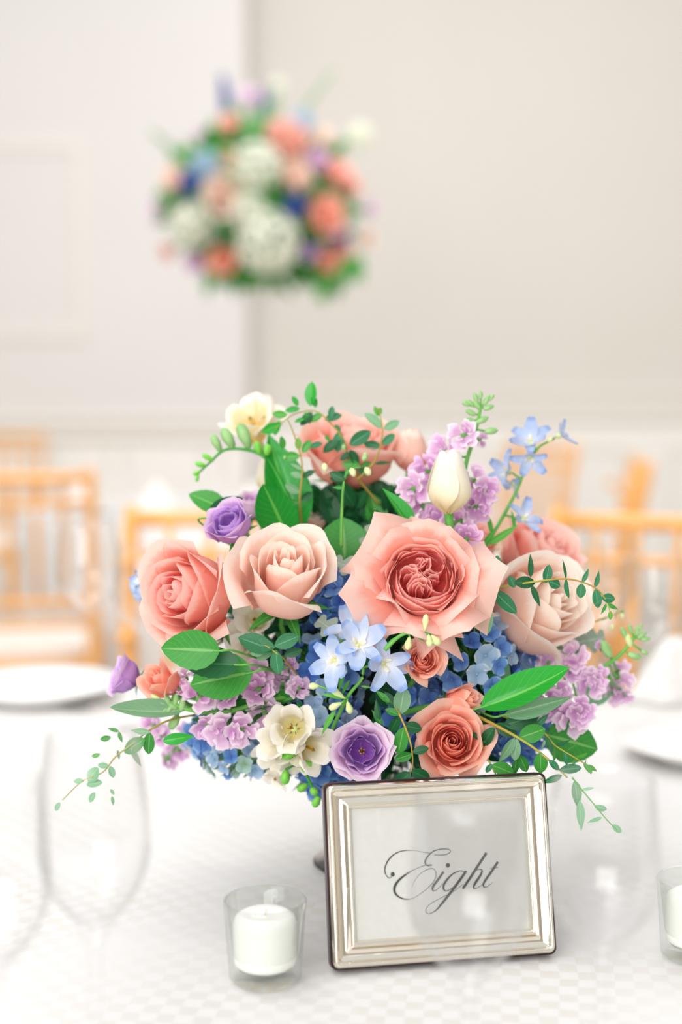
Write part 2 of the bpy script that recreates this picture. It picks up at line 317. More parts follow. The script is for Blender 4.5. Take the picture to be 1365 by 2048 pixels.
# ------------------------------------------------------------------ tables
def table(cx, cy, r, label, clabel, squares=True):
    t = thing('round_table', label, 'table', mtx=Matrix.Translation((cx, cy, 0)))
    g = G(); g.lathe([(0.001, 0.745), (r - .01, 0.745), (r - .002, 0.74), (r - .002, 0.722), (r - .01, 0.718), (0.001, 0.718)], 64); ob('tabletop', g.mesh('tabletop', M['gold']), t)
    for k in range(4):
        a = PI / 4 + k * PI / 2; c, s = math.cos(a), math.sin(a)
        g = G(); g.tube([(c * r * .55, s * r * .55, 0.72), (c * r * .6, s * r * .6, 0.0)], 0.016, 8); ob('leg', g.mesh('leg', M['silver']), t)
    N = 192; prof = [(0.0, 0)] ; v = []; f = []; rr = random.Random(int(cx * 100 + cy * 10) + 5)
    rings = [(k / 18 * r, 0.7485, 0) for k in range(1, 18)] + [(r, 0.7475, 0), (r + .006, 0.740, 0.1)] + [(r + .008 + k * .002, 0.74 - k * .11, k / 6) for k in range(1, 7)]
    ph = [rr.uniform(0, 6) for _ in range(4)]
    v.append((0, 0, 0.7485))
    for (q, z, w) in rings:
        for k in range(N):
            a = 2 * PI * k / N
            d = w * (0.012 * math.sin(22 * a + ph[0] + math.sin(3 * a)) + 0.014 * math.sin(13 * a + ph[1]) + 0.01 * math.sin(37 * a + ph[2]))
            v.append(((q + d) * math.cos(a), (q + d) * math.sin(a), z))
    for k in range(N): f.append((0, 1 + k, 1 + (k + 1) % N))
    for i in range(len(rings) - 1):
        for k in range(N): f.append((1 + i * N + k, 1 + (i + 1) * N + k, 1 + (i + 1) * N + (k + 1) % N, 1 + i * N + (k + 1) % N))
    c = ob('tablecloth', mesh('tablecloth', v, f, M['cloth'])); c.location = (cx, cy, 0.0015)
    tag(c, clabel, 'tablecloth')
table(-0.06, 1.05, 0.80, 'round banquet table carrying the flowers, hidden under white cloth', 'white jacquard tablecloth with small woven squares under the picture frame')
table(-0.30, 4.42, 0.68, 'round banquet table at the back, hidden under white cloth', 'blurred white tablecloth on the back table under the tall arrangement')
TZ = 0.75

# ------------------------------------------------------------------ chairs
def chair_proto():
    W2, ZT = 0.195, 0.92
    parts = []
    def post(s):
        g = G(); g.tube([(s * W2, 0.02, 0), (s * W2, 0.0, 0.25), (s * W2, -0.0, 0.45), (s * W2, -0.015, 0.62), (s * W2, -0.04, 0.78), (s * W2, -0.062, 0.895), (s * W2, -0.066, ZT + 0.008)], [.012, .015, .017, .0155, .0145, .0145, .010], 8)
        for z, y in ((0.56, -.008), (0.72, -.03), (0.84, -.052)): g.lathe([(0.0, z - .012), (0.018, z - .006), (0.019, z), (0.018, z + .006), (0, z + .012)], 8); 
        for q in g.v[-15 * 8:]: q.x += s * W2
        return g
    for s in (-1, 1): parts.append(('back_post', post(s), 'gold'))
    for s in (-1, 1):
        g = G(); g.tube([(s * W2 * 1.03, 0.385, 0), (s * W2 * 1.03, 0.38, 0.2), (s * W2, 0.375, 0.43)], [.011, .015, .017], 8); parts.append(('front_leg', g, 'gold'))
    def bar(name, y, z, r, x=W2):
        g = G(); g.tube([(-x, y, z), (-x * .5, y - .006, z), (0, y - .008, z), (x * .5, y - .006, z), (x, y, z)], r, 8); parts.append((name, g, 'gold'))
    bar('top_rail', -.064, 0.905, .0145); bar('upper_rail', -.052, 0.845, .010); bar('middle_rail', -.012, 0.60, .011); bar('lower_rail', -.004, 0.545, .010)
    for k in range(5):
        x = -W2 + (k + 1) * 2 * W2 / 6
        g = G(); g.tube([(x, -.018, 0.60), (x, -.034, 0.70), (x, -.044, 0.78), (x, -.058, 0.90)], [.006, .0085, .0085, .006], 6); parts.append(('spindle', g, 'gold'))
    g = G(); g.box((0, 0.0, 0.435), (2 * W2 + .03, 0.035, 0.035)); g.box((0, 0.375, 0.435), (2 * W2 + .03, 0.035, 0.035)); g.box((-W2, 0.19, 0.435), (0.03, 0.36, 0.035)); g.box((W2, 0.19, 0.435), (0.03, 0.36, 0.035)); g.box((0, 0.19, 0.445), (2 * W2, 0.36, 0.012)); parts.append(('seat_frame', g, 'gold'))
    for s in (-1, 1):
        g = G(); g.tube([(s * W2, 0.005, 0.2), (s * W2, 0.38, 0.2)], 0.008, 6); parts.append(('stretcher', g, 'gold'))
    g = G(); g.tube([(-W2, .38, 0.25), (W2, .38, 0.25)], 0.008, 6); parts.append(('stretcher', g, 'gold'))
    g = G(); n = 12
    v = []; f = []
    for zi, (sc, z) in enumerate(((0.97, 0.454), (1.0, 0.468), (1.0, 0.482), (0.95, 0.496), (0.8, 0.503), (0.4, 0.507), (0.02, 0.508))):
        for k in range(32):
            a = 2 * PI * k / 32; c, s = math.cos(a), math.sin(a); e = 0.28
            v.append((math.copysign(abs(c) ** e, c) * 0.185 * sc, 0.19 + math.copysign(abs(s) ** e, s) * 0.18 * sc, z))
    for i in range(6):
        for k in range(32): f.append((i * 32 + k, i * 32 + (k + 1) % 32, (i + 1) * 32 + (k + 1) % 32, (i + 1) * 32 + k))
    g.add(v, f); parts.append(('cushion', g, 'cushion'))
    return [(n_, g_.mesh(n_, M[m_])) for n_, g_, m_ in parts]
CP = chair_proto()
def chair(x, y, deg, label):
    """origin is under the back; seat extends along local +Y"""
    t = thing('gold_chair', label, 'chair', 'gold ballroom chairs', Matrix.Translation((x, y, 0)) @ Matrix.Rotation(math.radians(deg), 4, 'Z'))
    for n_, m_ in CP: ob(n_, m_, t)
chair(-0.15, 2.26, 180, 'gold wooden ballroom chair across the table, just left behind the bouquet')
chair(0.51, 2.17, 158, 'gold wooden ballroom chair across the table, right behind the bouquet')
chair(-0.80, 3.42, 8, 'gold ballroom chair with white cushion seen from behind at the left edge')
chair(-1.50, 6.15, 176, 'faint blurred gold chair top at the far left by the wall')
chair(0.77, 3.95, 84, 'gold chair seen edge-on with slanting back post at the right')
chair(0.67, 5.10, 118, 'pale blurred gold chair far behind the light blue delphinium')

# ------------------------------------------------------------------ petals and flowers
def petal(R0, H, A, opn, curl=0.0, spiral=0.06, point=0.0, wav=0.0, rnd_=0.22, seed=0, nu=12, nv=9, base=0.06, belly=0.45):
    rr = random.Random(seed); p1, p2, p3 = rr.uniform(0, 6), rr.uniform(0, 6), rr.uniform(0, 6)
    v = []; f = []; uv = []
    for i in range(nv + 1):
        for j in range(nu + 1):
            t = i / nv; u = -1 + 2 * j / nu; au = abs(u)
            s = t * (1 - rnd_ * au ** 3 + point * 0.16 * (1 - au) ** 1.5 * t)
            w = 0.28 + 0.72 * math.sin(PI / 2 * min(1, t * 1.5))
            w *= 1 - 0.12 * max(0, (t - .7) / .3) ** 2
            if s < belly: r = R0 * (base + (1 - base) * math.sin(PI / 2 * s / belly) ** 0.85)
            else: r = R0 * (1 + (opn - 1) * ((s - belly) / (1 - belly)) ** 1.4)
            z = H * s
            c = max(0, (t - .62) / .38) ** 2 * curl
            c *= 0.35 + 0.65 * au ** 1.5 * (1 + point) + 0.2 * math.sin(3 * u + p1)
            r += R0 * 0.55 * c; z -= H * 0.30 * c
            ph = u * A * w
            wv = wav * t * t * (math.sin(5 * u + p1) + 0.6 * math.sin(9 * u + p2) + .4 * math.sin(4 * t + 3 * u + p3))
            r = r * (1 + spiral * u) + R0 * wv * 0.5 + R0 * 0.02 * math.sin(3 * u + 4 * t + p2)
            z += H * wv * 0.22 + H * 0.02 * math.sin(4 * u + p3)
            v.append(Vector((r * math.cos(ph), r * math.sin(ph), z))); uv.append(((u + 1) / 2, t))
    for i in range(nv):
        for j in range(nu): a = i * (nu + 1) + j; f.append((a, a + 1, a + nu + 2, a + nu + 1))
    g = G(); g.add(v, f, uv); return g
def rose_petals(Rr, HH, n=28, seed=0, opened=0.5, kind='tea', point=0.3, curlmax=0.9):
    """list of (geometry, inner?, angle, offset) of petals in rose coordinates, axis +Z"""
    rr = random.Random(seed); out = []
    if kind == 'garden':
        for q in range(5):
            a = q * 2 * PI / 5 + 0.4; c = Vector((math.cos(a), math.sin(a), 0)) * Rr * (0.27 + .04 * (q % 2))
            for k in range(5):
                R0 = Rr * (0.05 + 0.042 * k)
                gg = petal(R0, HH * (0.78 + 0.02 * k + rr.uniform(-.03, .03)), 1.5 + rr.uniform(-.2, .3), 0.95 + rr.uniform(0, .3), 0.15, 0.28, 0, 0.16, 0.15, rr.randint(0, 999))
                out.append((gg, True, a + PI + rr.uniform(-.5, .5) + (k % 2) * 0.7, c))
        rings = [(4, 0.56, 0.76, 0.86, 0.95, 0.05), (5, 0.62, 0.82, 0.88, 0.85, 0.1), (5, 0.68, 0.84, 0.94, 0.85, 0.15), (5, 0.74, 0.80, 0.98, 0.85, 0.25)]
        for ri, (m_, rad, h, o_, A, cu) in enumerate(rings):
            for k in range(m_):
                out.append((petal(Rr * rad, HH * (h + rr.uniform(-.03, .02)), A + rr.uniform(0, .15), o_, cu, 0.10, 0, 0.05, 0.2, rr.randint(0, 999)), ri < 2, k * 2 * PI / m_ + ri * 0.63 + rr.uniform(-.15, .15), Vector((0, 0, 0))))
        for k in range(8):
            out.append((petal(Rr * (0.74 + 0.03 * (k // 4)), HH * (0.80 - .12 * (k // 4)), 0.84, 1.08 + 0.06 * (k // 4) + rr.uniform(-.04, .08), curlmax * .55, 0.05, 2.6, 0.02, 0.42, rr.randint(0, 999)), False, k * 2 * PI / 4 + (k // 4) * PI / 4 + 0.35 + rr.uniform(-.15, .15), Vector((0, 0, 0))))
        return out
    for k in range(n):
        t = k / (n - 1)
        R0 = Rr * (0.07 + 0.63 * t ** 0.85)
        H = HH * (1.0 - 0.05 * t - (0.10 * max(0, t - .75) / .25) * opened + rr.uniform(-.02, .02))
        A = 1.7 - 0.75 * t ** 0.6
        o_ = 0.72 + (0.30 + 0.42 * opened) * t ** 1.3
        cu = curlmax * opened * max(0, t - 0.35) / 0.65
        out.append((petal(R0, H, A, o_, cu, 0.12 - 0.04 * t, point * t, 0.02 + 0.03 * t, 0.24, rr.randint(0, 9999)), t < 0.45, k * 2.4 + rr.uniform(-.2, .2), Vector((0, 0, 0))))
    return out
def sepals(t, Rr, mat='leaf'):
    for k in range(5):
        L = Rr * 0.75; a = k * 2 * PI / 5
        d = Vector((math.cos(a) * 0.9, math.sin(a) * 0.9, 0.1)); ob('sepal', LEAF['lance'](mat), t, leafmtx(d * Rr * 0.05, d, Vector((0, 0, 1)), L, 0.8))
CORE = P(745, 1400, 1.08)
def stem_to_core(t, M_, base_world, d, r=0.0022, mat='stem', L=0.03):
    inv = M_.inverted(); pts = [base_world, base_world - d * L]
    c = Vector((CORE.x + (base_world.x - CORE.x) * .12, CORE.y + (base_world.y - CORE.y) * .12, CORE.z - 0.02)); mid = (pts[-1] + c) / 2
    pts += [mid, c, Vector((CORE.x + (base_world.x - CORE.x) * .05, CORE.y, 0.80))]
    pts = [Vector(q) for q in catmull([tuple(q) for q in pts], 4)]
    g = G(); g.tube([inv @ q for q in pts], r, 6); ob('stem', g.mesh('stem', M[mat]), t)
def rose(name, label, px, py, Y, d, rad_px, H_ratio=0.95, n=28, kind='tea', opened=0.5, mats=('coralpink', 'coralpink_in'), seed=1, roll=0.0, point=0.3, curl=0.9, core=True, ctr=0.55, cat='rose', group='roses in the bouquet'):
    d = d.normalized(); Rr = rad_px * Y / FPX; H = Rr * H_ratio
    base = P(px, py, Y) - d * H * ctr; m = axes(base, d, roll)
    t = thing(name, label, cat, group, m)
    for i, (g, inner, ang, off) in enumerate(rose_petals(Rr, H, n, seed, opened, kind, point, curl)):
        ob('petal', g.mesh('petal', M[mats[1] if inner else mats[0]]), t, Matrix.Translation(off) @ Matrix.Rotation(ang, 4, 'Z'))
    sepals(t, Rr)
    g = G(); g.lathe([(0.001, -.16 * Rr), (.10 * Rr, -.12 * Rr), (.14 * Rr, 0), (.12 * Rr, .05 * Rr), (0.001, .06 * Rr)], 10); ob('calyx', g.mesh('calyx', M['stem']), t)
    if core: stem_to_core(t, m, base, d)
    return t
# leaves ------------------------------------------------------------
def leafgeo(wfun, W_, fold=0.12, bend=0.2, nu=4, nv=8, ser=0.0, twist=0.0):
    v = []; f = []; uv = []
    for i in range(nv + 1):
        s = i / nv; w = wfun(s) * W_
        for j in range(nu + 1):
            u = -1 + 2 * j / nu; k = 1 + ser * (0.5 if i % 2 else -0.5) * (abs(u) == 1)
            x = u * w * k; z = -bend * s * s + fold * abs(u) * w * 2 + twist * u * w * s
            v.append((x, s - bend * bend * 0.3 * s * s, z)); uv.append(((u + 1) / 2, s))
    for i in range(nv):
        for j in range(nu): a = i * (nu + 1) + j; f.append((a, a + 1, a + nu + 2, a + nu + 1))
    g = G(); g.add(v, f, uv); return g
def wf_oval(s): return max(0.03, math.sin(PI * min(1, s * 0.985 + .01)) ** 0.62)
def wf_lance(s): return max(0.03, (math.sin(PI * s ** 0.75)) ** 0.95)
def wf_broad(s): return max(0.04, math.sin(PI * s ** 0.8) ** 0.7) if s < 1 else 0.02
def wf_lobe(s): return max(0.08, (0.35 + 0.65 * abs(math.sin(3.5 * PI * s + .4))) * math.sin(PI * min(.97, s * 0.8 + .12)) ** .5)
LG = {'oval': leafgeo(wf_oval, 0.27, 0.1, 0.12), 'oval_curl': leafgeo(wf_oval, 0.25, 0.2, 0.35), 'thin': leafgeo(wf_lance, 0.13, 0.1, 0.15, 2, 8), 'lance': leafgeo(wf_lance, 0.17, 0.15, 0.2),
      'broad': leafgeo(wf_broad, 0.30, 0.12, 0.2, 8, 14, 0.04), 'broad_curl': leafgeo(wf_broad, 0.24, 0.25, -0.35, 6, 14), 'lobe': leafgeo(wf_lobe, 0.34, 0.12, 0.25, 6, 34), 'ribbon': leafgeo(wf_lance, 0.16, 0.5, 0.05, 6, 14)}
LC = {}
class _L(dict):
    def __missing__(s, kind):
        def f(mat):
            if (kind, mat) not in LC: LC[(kind, mat)] = LG[kind].mesh('leaf_' + kind, M[mat])
            return LC[(kind, mat)]
        s[kind] = f; return f
LEAF = _L()
def nrm(twist=0.0, d=None, up=0.35):
    n = Vector((0, -1, up)).normalized()
    if d is not None and twist: n = Quaternion(d.normalized(), twist) @ n
    return n
def sprig(name, label, pts, leaves=(), auto=0, L=(0.016, 0.009), kinds=('oval',), mats=('euc',), smat='stem_y', r=0.0009, seed=0, cat='eucalyptus', group='eucalyptus sprigs', tipmat=None, start=0.15, buds=(), w=1.0, spread=1.0):
    rr = random.Random(seed); wp = [P(*q) for q in pts]; o = wp[0]
    t = thing(name, label, cat, group, Matrix.Translation(o))
    cv = [Vector(q) - o for q in catmull([tuple(q) for q in wp], 6)]
    g = G(); n = len(cv); g.tube(cv, [r * (1 - .6 * i / n) for i in range(n)], 6); ob('stem', g.mesh('stem', M[smat]), t)
    for (x1, y1, Y, x2, y2, kind, mat, *rest) in leaves:
        a = P(x1, y1, Y) - o; b = P(x2, y2, Y + (rest[1] if len(rest) > 1 else 0)) - o
        ob('leaf', LEAF[kind](mat), t, leafmtx(a, b - a, nrm(rest[0] if rest else rr.uniform(-.5, .5), b - a), (b - a).length, rest[2] if len(rest) > 2 else 1.0))
    for k in range(auto):
        s = start + (1 - start) * (k + 0.5) / auto; i = min(n - 2, int(s * (n - 1))); p = cv[i]; tg = (cv[i + 1] - cv[i]).normalized()
        side = tg.cross(Vector((0, -1, 0.2))).normalized(); rot = Quaternion(tg, rr.uniform(-.9, .9)) if k % 2 == 0 else Quaternion(tg, rr.uniform(-.9, .9) + 1.2)
        for sg in (-1, 1):
            dd = (rot @ (side * sg) * spread + tg * rr.uniform(.3, .8)).normalized(); ll = (L[0] + (L[1] - L[0]) * s) * rr.uniform(.85, 1.15)
            mt = (tipmat if tipmat and s > .7 else rr.choice(mats))
            ob('leaf', LEAF[rr.choice(kinds)](mt), t, leafmtx(p, dd, (tg * .4 + nrm(rr.uniform(-.9, .9), dd)).normalized(), ll, w))
    if auto:
        tg = (cv[-1] - cv[-2]).normalized(); ob('leaf', LEAF['lance'](tipmat or mats[0]), t, leafmtx(cv[-1], tg, nrm(), L[1], w))
    for (x, y, Y, rb, *q) in buds:
        g = G(); g.lathe([(0.0001, -rb * 1.3), (rb * .6, -rb), (rb, 0), (rb * .75, rb * .9), (0.0001, rb * 1.4)], 8); ob('bud', g.mesh('bud', M[q[0] if q else 'bud_c']), t, Matrix.Translation(P(x, y, Y) - o) @ Matrix.Rotation(rr.uniform(-.6, .6), 4, 'Y'))
    return t
def bigleaf(label, x1, y1, x2, y2, Y, kind='broad', mat='leaf', tw=0.0, dy=0.0, w=1.0, name='leaf', cat='leaf'):
    a = P(x1, y1, Y); b = P(x2, y2, Y + dy); d = b - a
    t = thing(name, label, cat, None, Matrix.Translation(a))
    ob('blade', LEAF[kind](mat), t, leafmtx(Vector((0, 0, 0)), d, nrm(tw, d), d.length, w))
    dn = d.normalized(); g = G(); q = CORE - a
    g.tube([Vector(w_) for w_ in catmull([tuple(dn * d.length * .1), (0, 0, 0), tuple(-dn * .008 + Vector((0, .004, 0))), tuple(q * .22 + Vector((0, .015, 0)))], 5)], 0.0008, 5); ob('petiole', g.mesh('petiole', M['stem']), t)
    return t

# ---- picture frame ---------------------------------------------------------
BL = TP(662, 1950); BR = TP(1113, 1916)
Xf = (BR - BL).normalized(); FW = (BR - BL).length; back = Vector((-Xf.y, Xf.x, 0)); lean = math.radians(14)
Yf = (Vector((0, 0, 1)) * math.cos(lean) + back * math.sin(lean)).normalized(); Zf = Xf.cross(Yf)
FH = 0.1165
MF = Matrix.Translation(BL + Vector((0, 0, 0.0028))) @ Matrix((Xf, Yf, Zf)).transposed().to_4x4(); MFi = MF.inverted()
def onframe(px, py, zoff=0.0):
    d = ray(px, py); n = Zf; p0 = MF @ Vector((0, 0, zoff)); t = (p0 - ORG).dot(n) / d.dot(n); q = MFi @ (ORG + d * t); return q
fr = thing('picture_frame', 'silver picture frame holding a card lettered Eight', 'frame', mtx=MF)
def loop(inset, z, cr=0.0, n=5):
    pts = []; x0, y0, x1, y1 = inset, inset, FW - inset, FH - inset
    cr = max(cr, 0.0003)
    for cx, cy, a0 in ((x1 - cr, y0 + cr, -PI / 2), (x1 - cr, y1 - cr, 0), (x0 + cr, y1 - cr, PI / 2), (x0 + cr, y0 + cr, PI)):
        for k in range(n + 1): a = a0 + PI / 2 * k / n; pts.append((cx + cr * math.cos(a), cy + cr * math.sin(a), z))
    return pts
def sweep(name, prof, mat, smooth=True):
    v = []; n = 24; f = []
    for ins, z, cr in prof: v += loop(ins, z, cr)
    for i in range(len(prof) - 1):
        for k in range(n): f.append((i * n + k, i * n + (k + 1) % n, (i + 1) * n + (k + 1) % n, (i + 1) * n + k))
    o = ob(name, mesh(name, v, f, M[mat], smooth=smooth), fr); return o
tag(sweep('outer_rim', [(0.0008, -0.009, .004), (0, -0.008, .0045), (0, 0.0015, .0045), (0.0006, 0.0026, .004), (0.0014, 0.0030, .0035)], 'bronze'), 'dark bronze outer edge')
def cove(i0, z0, i1, z1, bulge, n=6, cr0=.003, cr1=.001):
    out = []
    for k in range(n + 1): t = k / n; out.append((i0 + (i1 - i0) * t, z0 + (z1 - z0) * t + bulge * math.sin(PI * t), cr0 + (cr1 - cr0) * t))
    return out
sweep('outer_lip', cove(0.0012, 0.0028, 0.0056, 0.0026, 0.0028, 8, .0042, .0022), 'silver')
sweep('cove_moulding', cove(0.0056, 0.0026, 0.0135, 0.0030, -0.0018, 8, .0022, .001), 'silver')
sweep('inner_bead', cove(0.0135, 0.0030, 0.0165, 0.0022, 0.0016, 6, .001, .0005) + [(0.0172, 0.0, .0004)], 'silver')
g = G(); g.box((FW / 2, FH / 2, -0.0006), (FW - .032, FH - .032, 0.0008)); ob('card', g.mesh('card', M['card'], False), fr)
g = G(); g.box((FW / 2, FH / 2, -0.0055), (FW - .003, FH - .003, 0.005)); ob('backing', g.mesh('backing', M['velvet'], False), fr)
g = G(); g.box((FW / 2, FH / 2, 0.0013), (FW - .0345, FH - .0345, 0.0008)); ob('glass_pane', g.mesh('glass_pane', M['pane'], False), fr)
# easel strut behind
e0 = Vector((FW / 2, FH * .62, -0.0085)); foot = MFi @ (BL + Xf * FW / 2 + back * 0.07 + Vector((0, 0, 0.004)))
g = G(); g.tube([e0 + Vector((-.012, 0, 0)), foot + Vector((-.02, 0, 0))], 0.0018, 6); g.tube([e0 + Vector((.012, 0, 0)), foot + Vector((.02, 0, 0))], 0.0018, 6); g.tube([foot + Vector((-.02, 0, 0)), foot + Vector((.02, 0, 0))], .0018, 6)
g.add([e0 + Vector((-.012, 0, 0)), e0 + Vector((.012, 0, 0)), foot + Vector((.02, 0, 0)), foot + Vector((-.02, 0, 0))], [(0, 1, 2, 3)]); ob('easel_strut', g.mesh('easel_strut', M['velvet']), fr)
# lettering "Eight": copperplate strokes laid on the card
K = 270 / 1365
def stroke(g, pts):
    cv = catmull(pts, 8); w2 = []
    q = [onframe(750 + x * K, 1680 + y * K, -0.0001) for x, y, w in cv]; L = []
    for i in range(len(q)):
        tg = q[min(i + 1, len(q) - 1)] - q[max(i - 1, 0)]; nn = Vector((-tg.y, tg.x, 0)); nn = nn.normalized() if nn.length > 1e-9 else Vector((0, 1, 0))
        hw = max(cv[i][2], 3) * K * 0.000325 / 2; z = 0.00005
        L.append((Vector((q[i].x, q[i].y, z)) + nn * hw, Vector((q[i].x, q[i].y, z)) - nn * hw))
    v = [p for pr in L for p in pr]; g.add(v, [(2 * i, 2 * i + 1, 2 * i + 3, 2 * i + 2) for i in range(len(L) - 1)])
def disc(g, x, y, r):
    c = onframe(750 + x * K, 1680 + y * K, 0); rr_ = r * K * 0.000325
    g.add([(c.x + rr_ * math.cos(a * PI / 6), c.y + rr_ * math.sin(a * PI / 6), 0.00006) for a in range(12)], [tuple(range(12))])
LET = {
 'E': [[(180, 350, 6), (150, 385, 7), (112, 350, 9), (102, 290, 12), (130, 215, 14), (190, 150, 12), (270, 112, 9), (380, 105, 6), (480, 120, 6), (560, 135, 5)],
       [(600, 150, 5), (700, 150, 6), (760, 125, 6), (755, 97, 6), (690, 90, 8), (600, 110, 10), (540, 160, 14), (510, 215, 18), (525, 255, 12), (575, 258, 6), (560, 248, 5), (480, 265, 8), (360, 320, 14), (250, 400, 22), (200, 480, 26), (215, 550, 20), (290, 595, 12), (380, 590, 8), (480, 530, 6), (580, 440, 6), (620, 360, 6), (600, 295, 6), (540, 295, 6), (450, 350, 6), (390, 440, 6), (375, 490, 5)]],
 'i': [[(695, 320, 20), (640, 400, 24), (590, 470, 22), (590, 512, 12), (630, 500, 5), (690, 440, 4)]],
 'g': [[(905, 320, 6), (860, 312, 8), (780, 350, 14), (710, 430, 22), (695, 490, 18), (725, 515, 8), (790, 480, 6), (850, 410, 5), (900, 340, 5)], [(925, 312, 24), (850, 420, 26), (760, 540, 26), (680, 640, 22), (620, 710, 12), (550, 745, 6), (515, 720, 6), (545, 660, 5), (640, 600, 4), (780, 530, 4), (890, 450, 4)]],
 'h': [[(1130, 130, 26), (1050, 250, 26), (960, 390, 26), (890, 492, 24)], [(900, 470, 4), (960, 380, 5), (1030, 305, 6), (1080, 300, 12), (1075, 345, 22), (1020, 430, 24), (1000, 475, 16), (1020, 492, 6), (1090, 450, 4)]],
 't': [[(1245, 220, 24), (1180, 320, 24), (1110, 420, 22), (1100, 465, 14), (1130, 475, 5), (1190, 430, 4)], [(1165, 287, 5), (1250, 280, 5)]]}
for ch, sts in LET.items():
    g = G()
    for st in sts: stroke(g, st)
    if ch == 'E': disc(g, 182, 347, 22)
    if ch == 'i': disc(g, 740, 255, 22)
    tag(ob('letter', g.mesh('letter', M['ink'], False), fr), 'grey script letter ' + ch)

# ---- votives, glasses, plates ----------------------------------------------
def votive(px, py, label, clabel, h=0.052, rb=0.0225, rt=0.0262):
    c = TP(px, py); c.z = TZ + .001
    g = G(); w = .0022
    g.lathe([(0.0005, 0), (rb - .003, 0), (rb, .003), (rb + .0012, .02), (rt - .0006, h - .006), (rt, h - .001), (rt - w / 2, h), (rt - w, h - .001), (rb - w, .018), (rb - w - .003, .009), (0.0005, .0085)], 48)
    t = thing('votive_holder', label, 'candle holder', 'glass votive holders', Matrix.Translation(c)); ob('cup', g.mesh('cup', M['thin_v']), t)
    g = G(); r = rb - w - .0006
    g.lathe([(0.0005, 0), (r - .003, 0), (r - .0005, .002), (r, .006), (r + .0004, .027), (r - .001, .031), (r - .005, .0335), (r * .5, .0325), (0.0005, .032)], 40)
    k = thing('votive_candle', clabel, 'candle', 'white votive candles', Matrix.Translation(c + Vector((0, 0, .0095)))); ob('wax', g.mesh('wax', M['wax']), k)
    g = G(); g.tube([(0, 0, .031), (.0003, 0, .034), (.0012, 0, .036)], .0005, 5); ob('wick', g.mesh('wick', M['wick']), k)
M['thin_v'] = thinglass('votive_glass', 1.5, (0.955, 0.97, 0.955, 1))
c0 = TP(530, 1988)
votive(531, 1962, 'clear glass votive holder on the cloth left of the silver frame', 'white votive candle in the holder left of the silver frame')
votive(1392, 1915, 'clear glass votive holder cut off by the right edge', 'white votive candle at the right edge behind the wine glass')
GM = {}
def gobletmesh(h, rb, bh, foot=0.034, rimr=None, mat='thin', t=0.0011):
    """h total height, rb widest bowl radius, bh bowl height"""
    key = (h, rb, bh, foot, rimr, mat)
    if key in GM: return GM[key]
    rimr = rimr or rb * .86; z0 = h - bh
    out = []
    for k in range(13):
        s = k / 12; a = s * 1.0
        r = rb * math.sin(PI / 2 * min(1, s / .45)) ** .8 if s < .45 else rb + (rimr - rb) * ((s - .45) / .55) ** 1.6
        out.append((max(r, .004), z0 + bh * s))
    outer = [(0.0005, 0), (foot * .96, 0), (foot, .0008), (foot * .96, .0016), (foot * .5, .0032), (.006, .006), (.0038, .014), (.0034, z0 * .5), (.0036, z0 - .012), (.005, z0 - .003)] + out[1:]
    inner = [(max(r - t, .0005), z + (t if i < 2 else 0)) for i, (r, z) in reversed(list(enumerate(out)))]
    inner[-1] = (0.0005, z0 + .004)
    g = G(); g.lathe(outer + [(rimr - t / 2, h + .0004)] + inner, 48); GM[key] = g.mesh('goblet', M[mat]); return GM[key]
def goblet(x, y, label, h, rb, bh, foot=0.034, rimr=None, mat='thin', group='stemmed glasses', name='wine_glass'):
    o = ob(name, gobletmesh(h, rb, bh, foot, rimr, mat), None, Matrix.Translation((x, y, TZ + .0008))); return tag(o, label, 'glass', group)
def gx(px, Y): return (px - CX) / FPX * Y * 1.035
goblet(gx(937, .69), .69, 'clear stemmed glass standing right in front of the Eight card', .168, .0305, .098, rimr=.027)
goblet(gx(1203, .70), .70, 'clear stemmed glass just right of the silver frame', .174, .0290, .092, rimr=.025)
goblet(gx(192, .70), .70, 'large clear water goblet in the lower left foreground', .196, .029, .104, rimr=.023)
goblet(gx(-18, .66), .66, 'clear goblet cut off by the left edge of the foreground', .185, .030, .098, rimr=.026)
goblet(gx(190, 1.62), 1.62, 'clear wine glass beside the white plate at far left', .215, .037, .105, rimr=.031)
goblet(gx(300, 1.52), 1.52, 'clear wine glass half hidden behind the left coral rose', .20, .034, .10, rimr=.029)
goblet(gx(1290, 1.50), 1.50, 'clear wine glass behind the lilac stock at far right', .19, .036, .095, rimr=.031)
goblet(gx(1205, 1.66), 1.66, 'clear wine glass behind the arching eucalyptus at right', .20, .034, .10, rimr=.029)
def plate(x, y, r, label, z=TZ):
    g = G(); g.lathe([(0.0005, 0.0), (r * .6, 0), (r * .62, .003), (r * .98, .016), (r, .018), (r * .985, .0195), (r * .66, .007), (r * .6, .0045), (0.0005, .004)], 56)
    return tag(ob('plate', g.mesh('plate', M['china']), None, Matrix.Translation((x, y, z + .001))), label, 'plate', 'white plates')
plate(gx(92, 1.68), 1.68, .098, 'white china plate on the left below the gold chair')
plate(gx(1395, 1.40), 1.40, .085, 'white china plate cut off by the right edge')
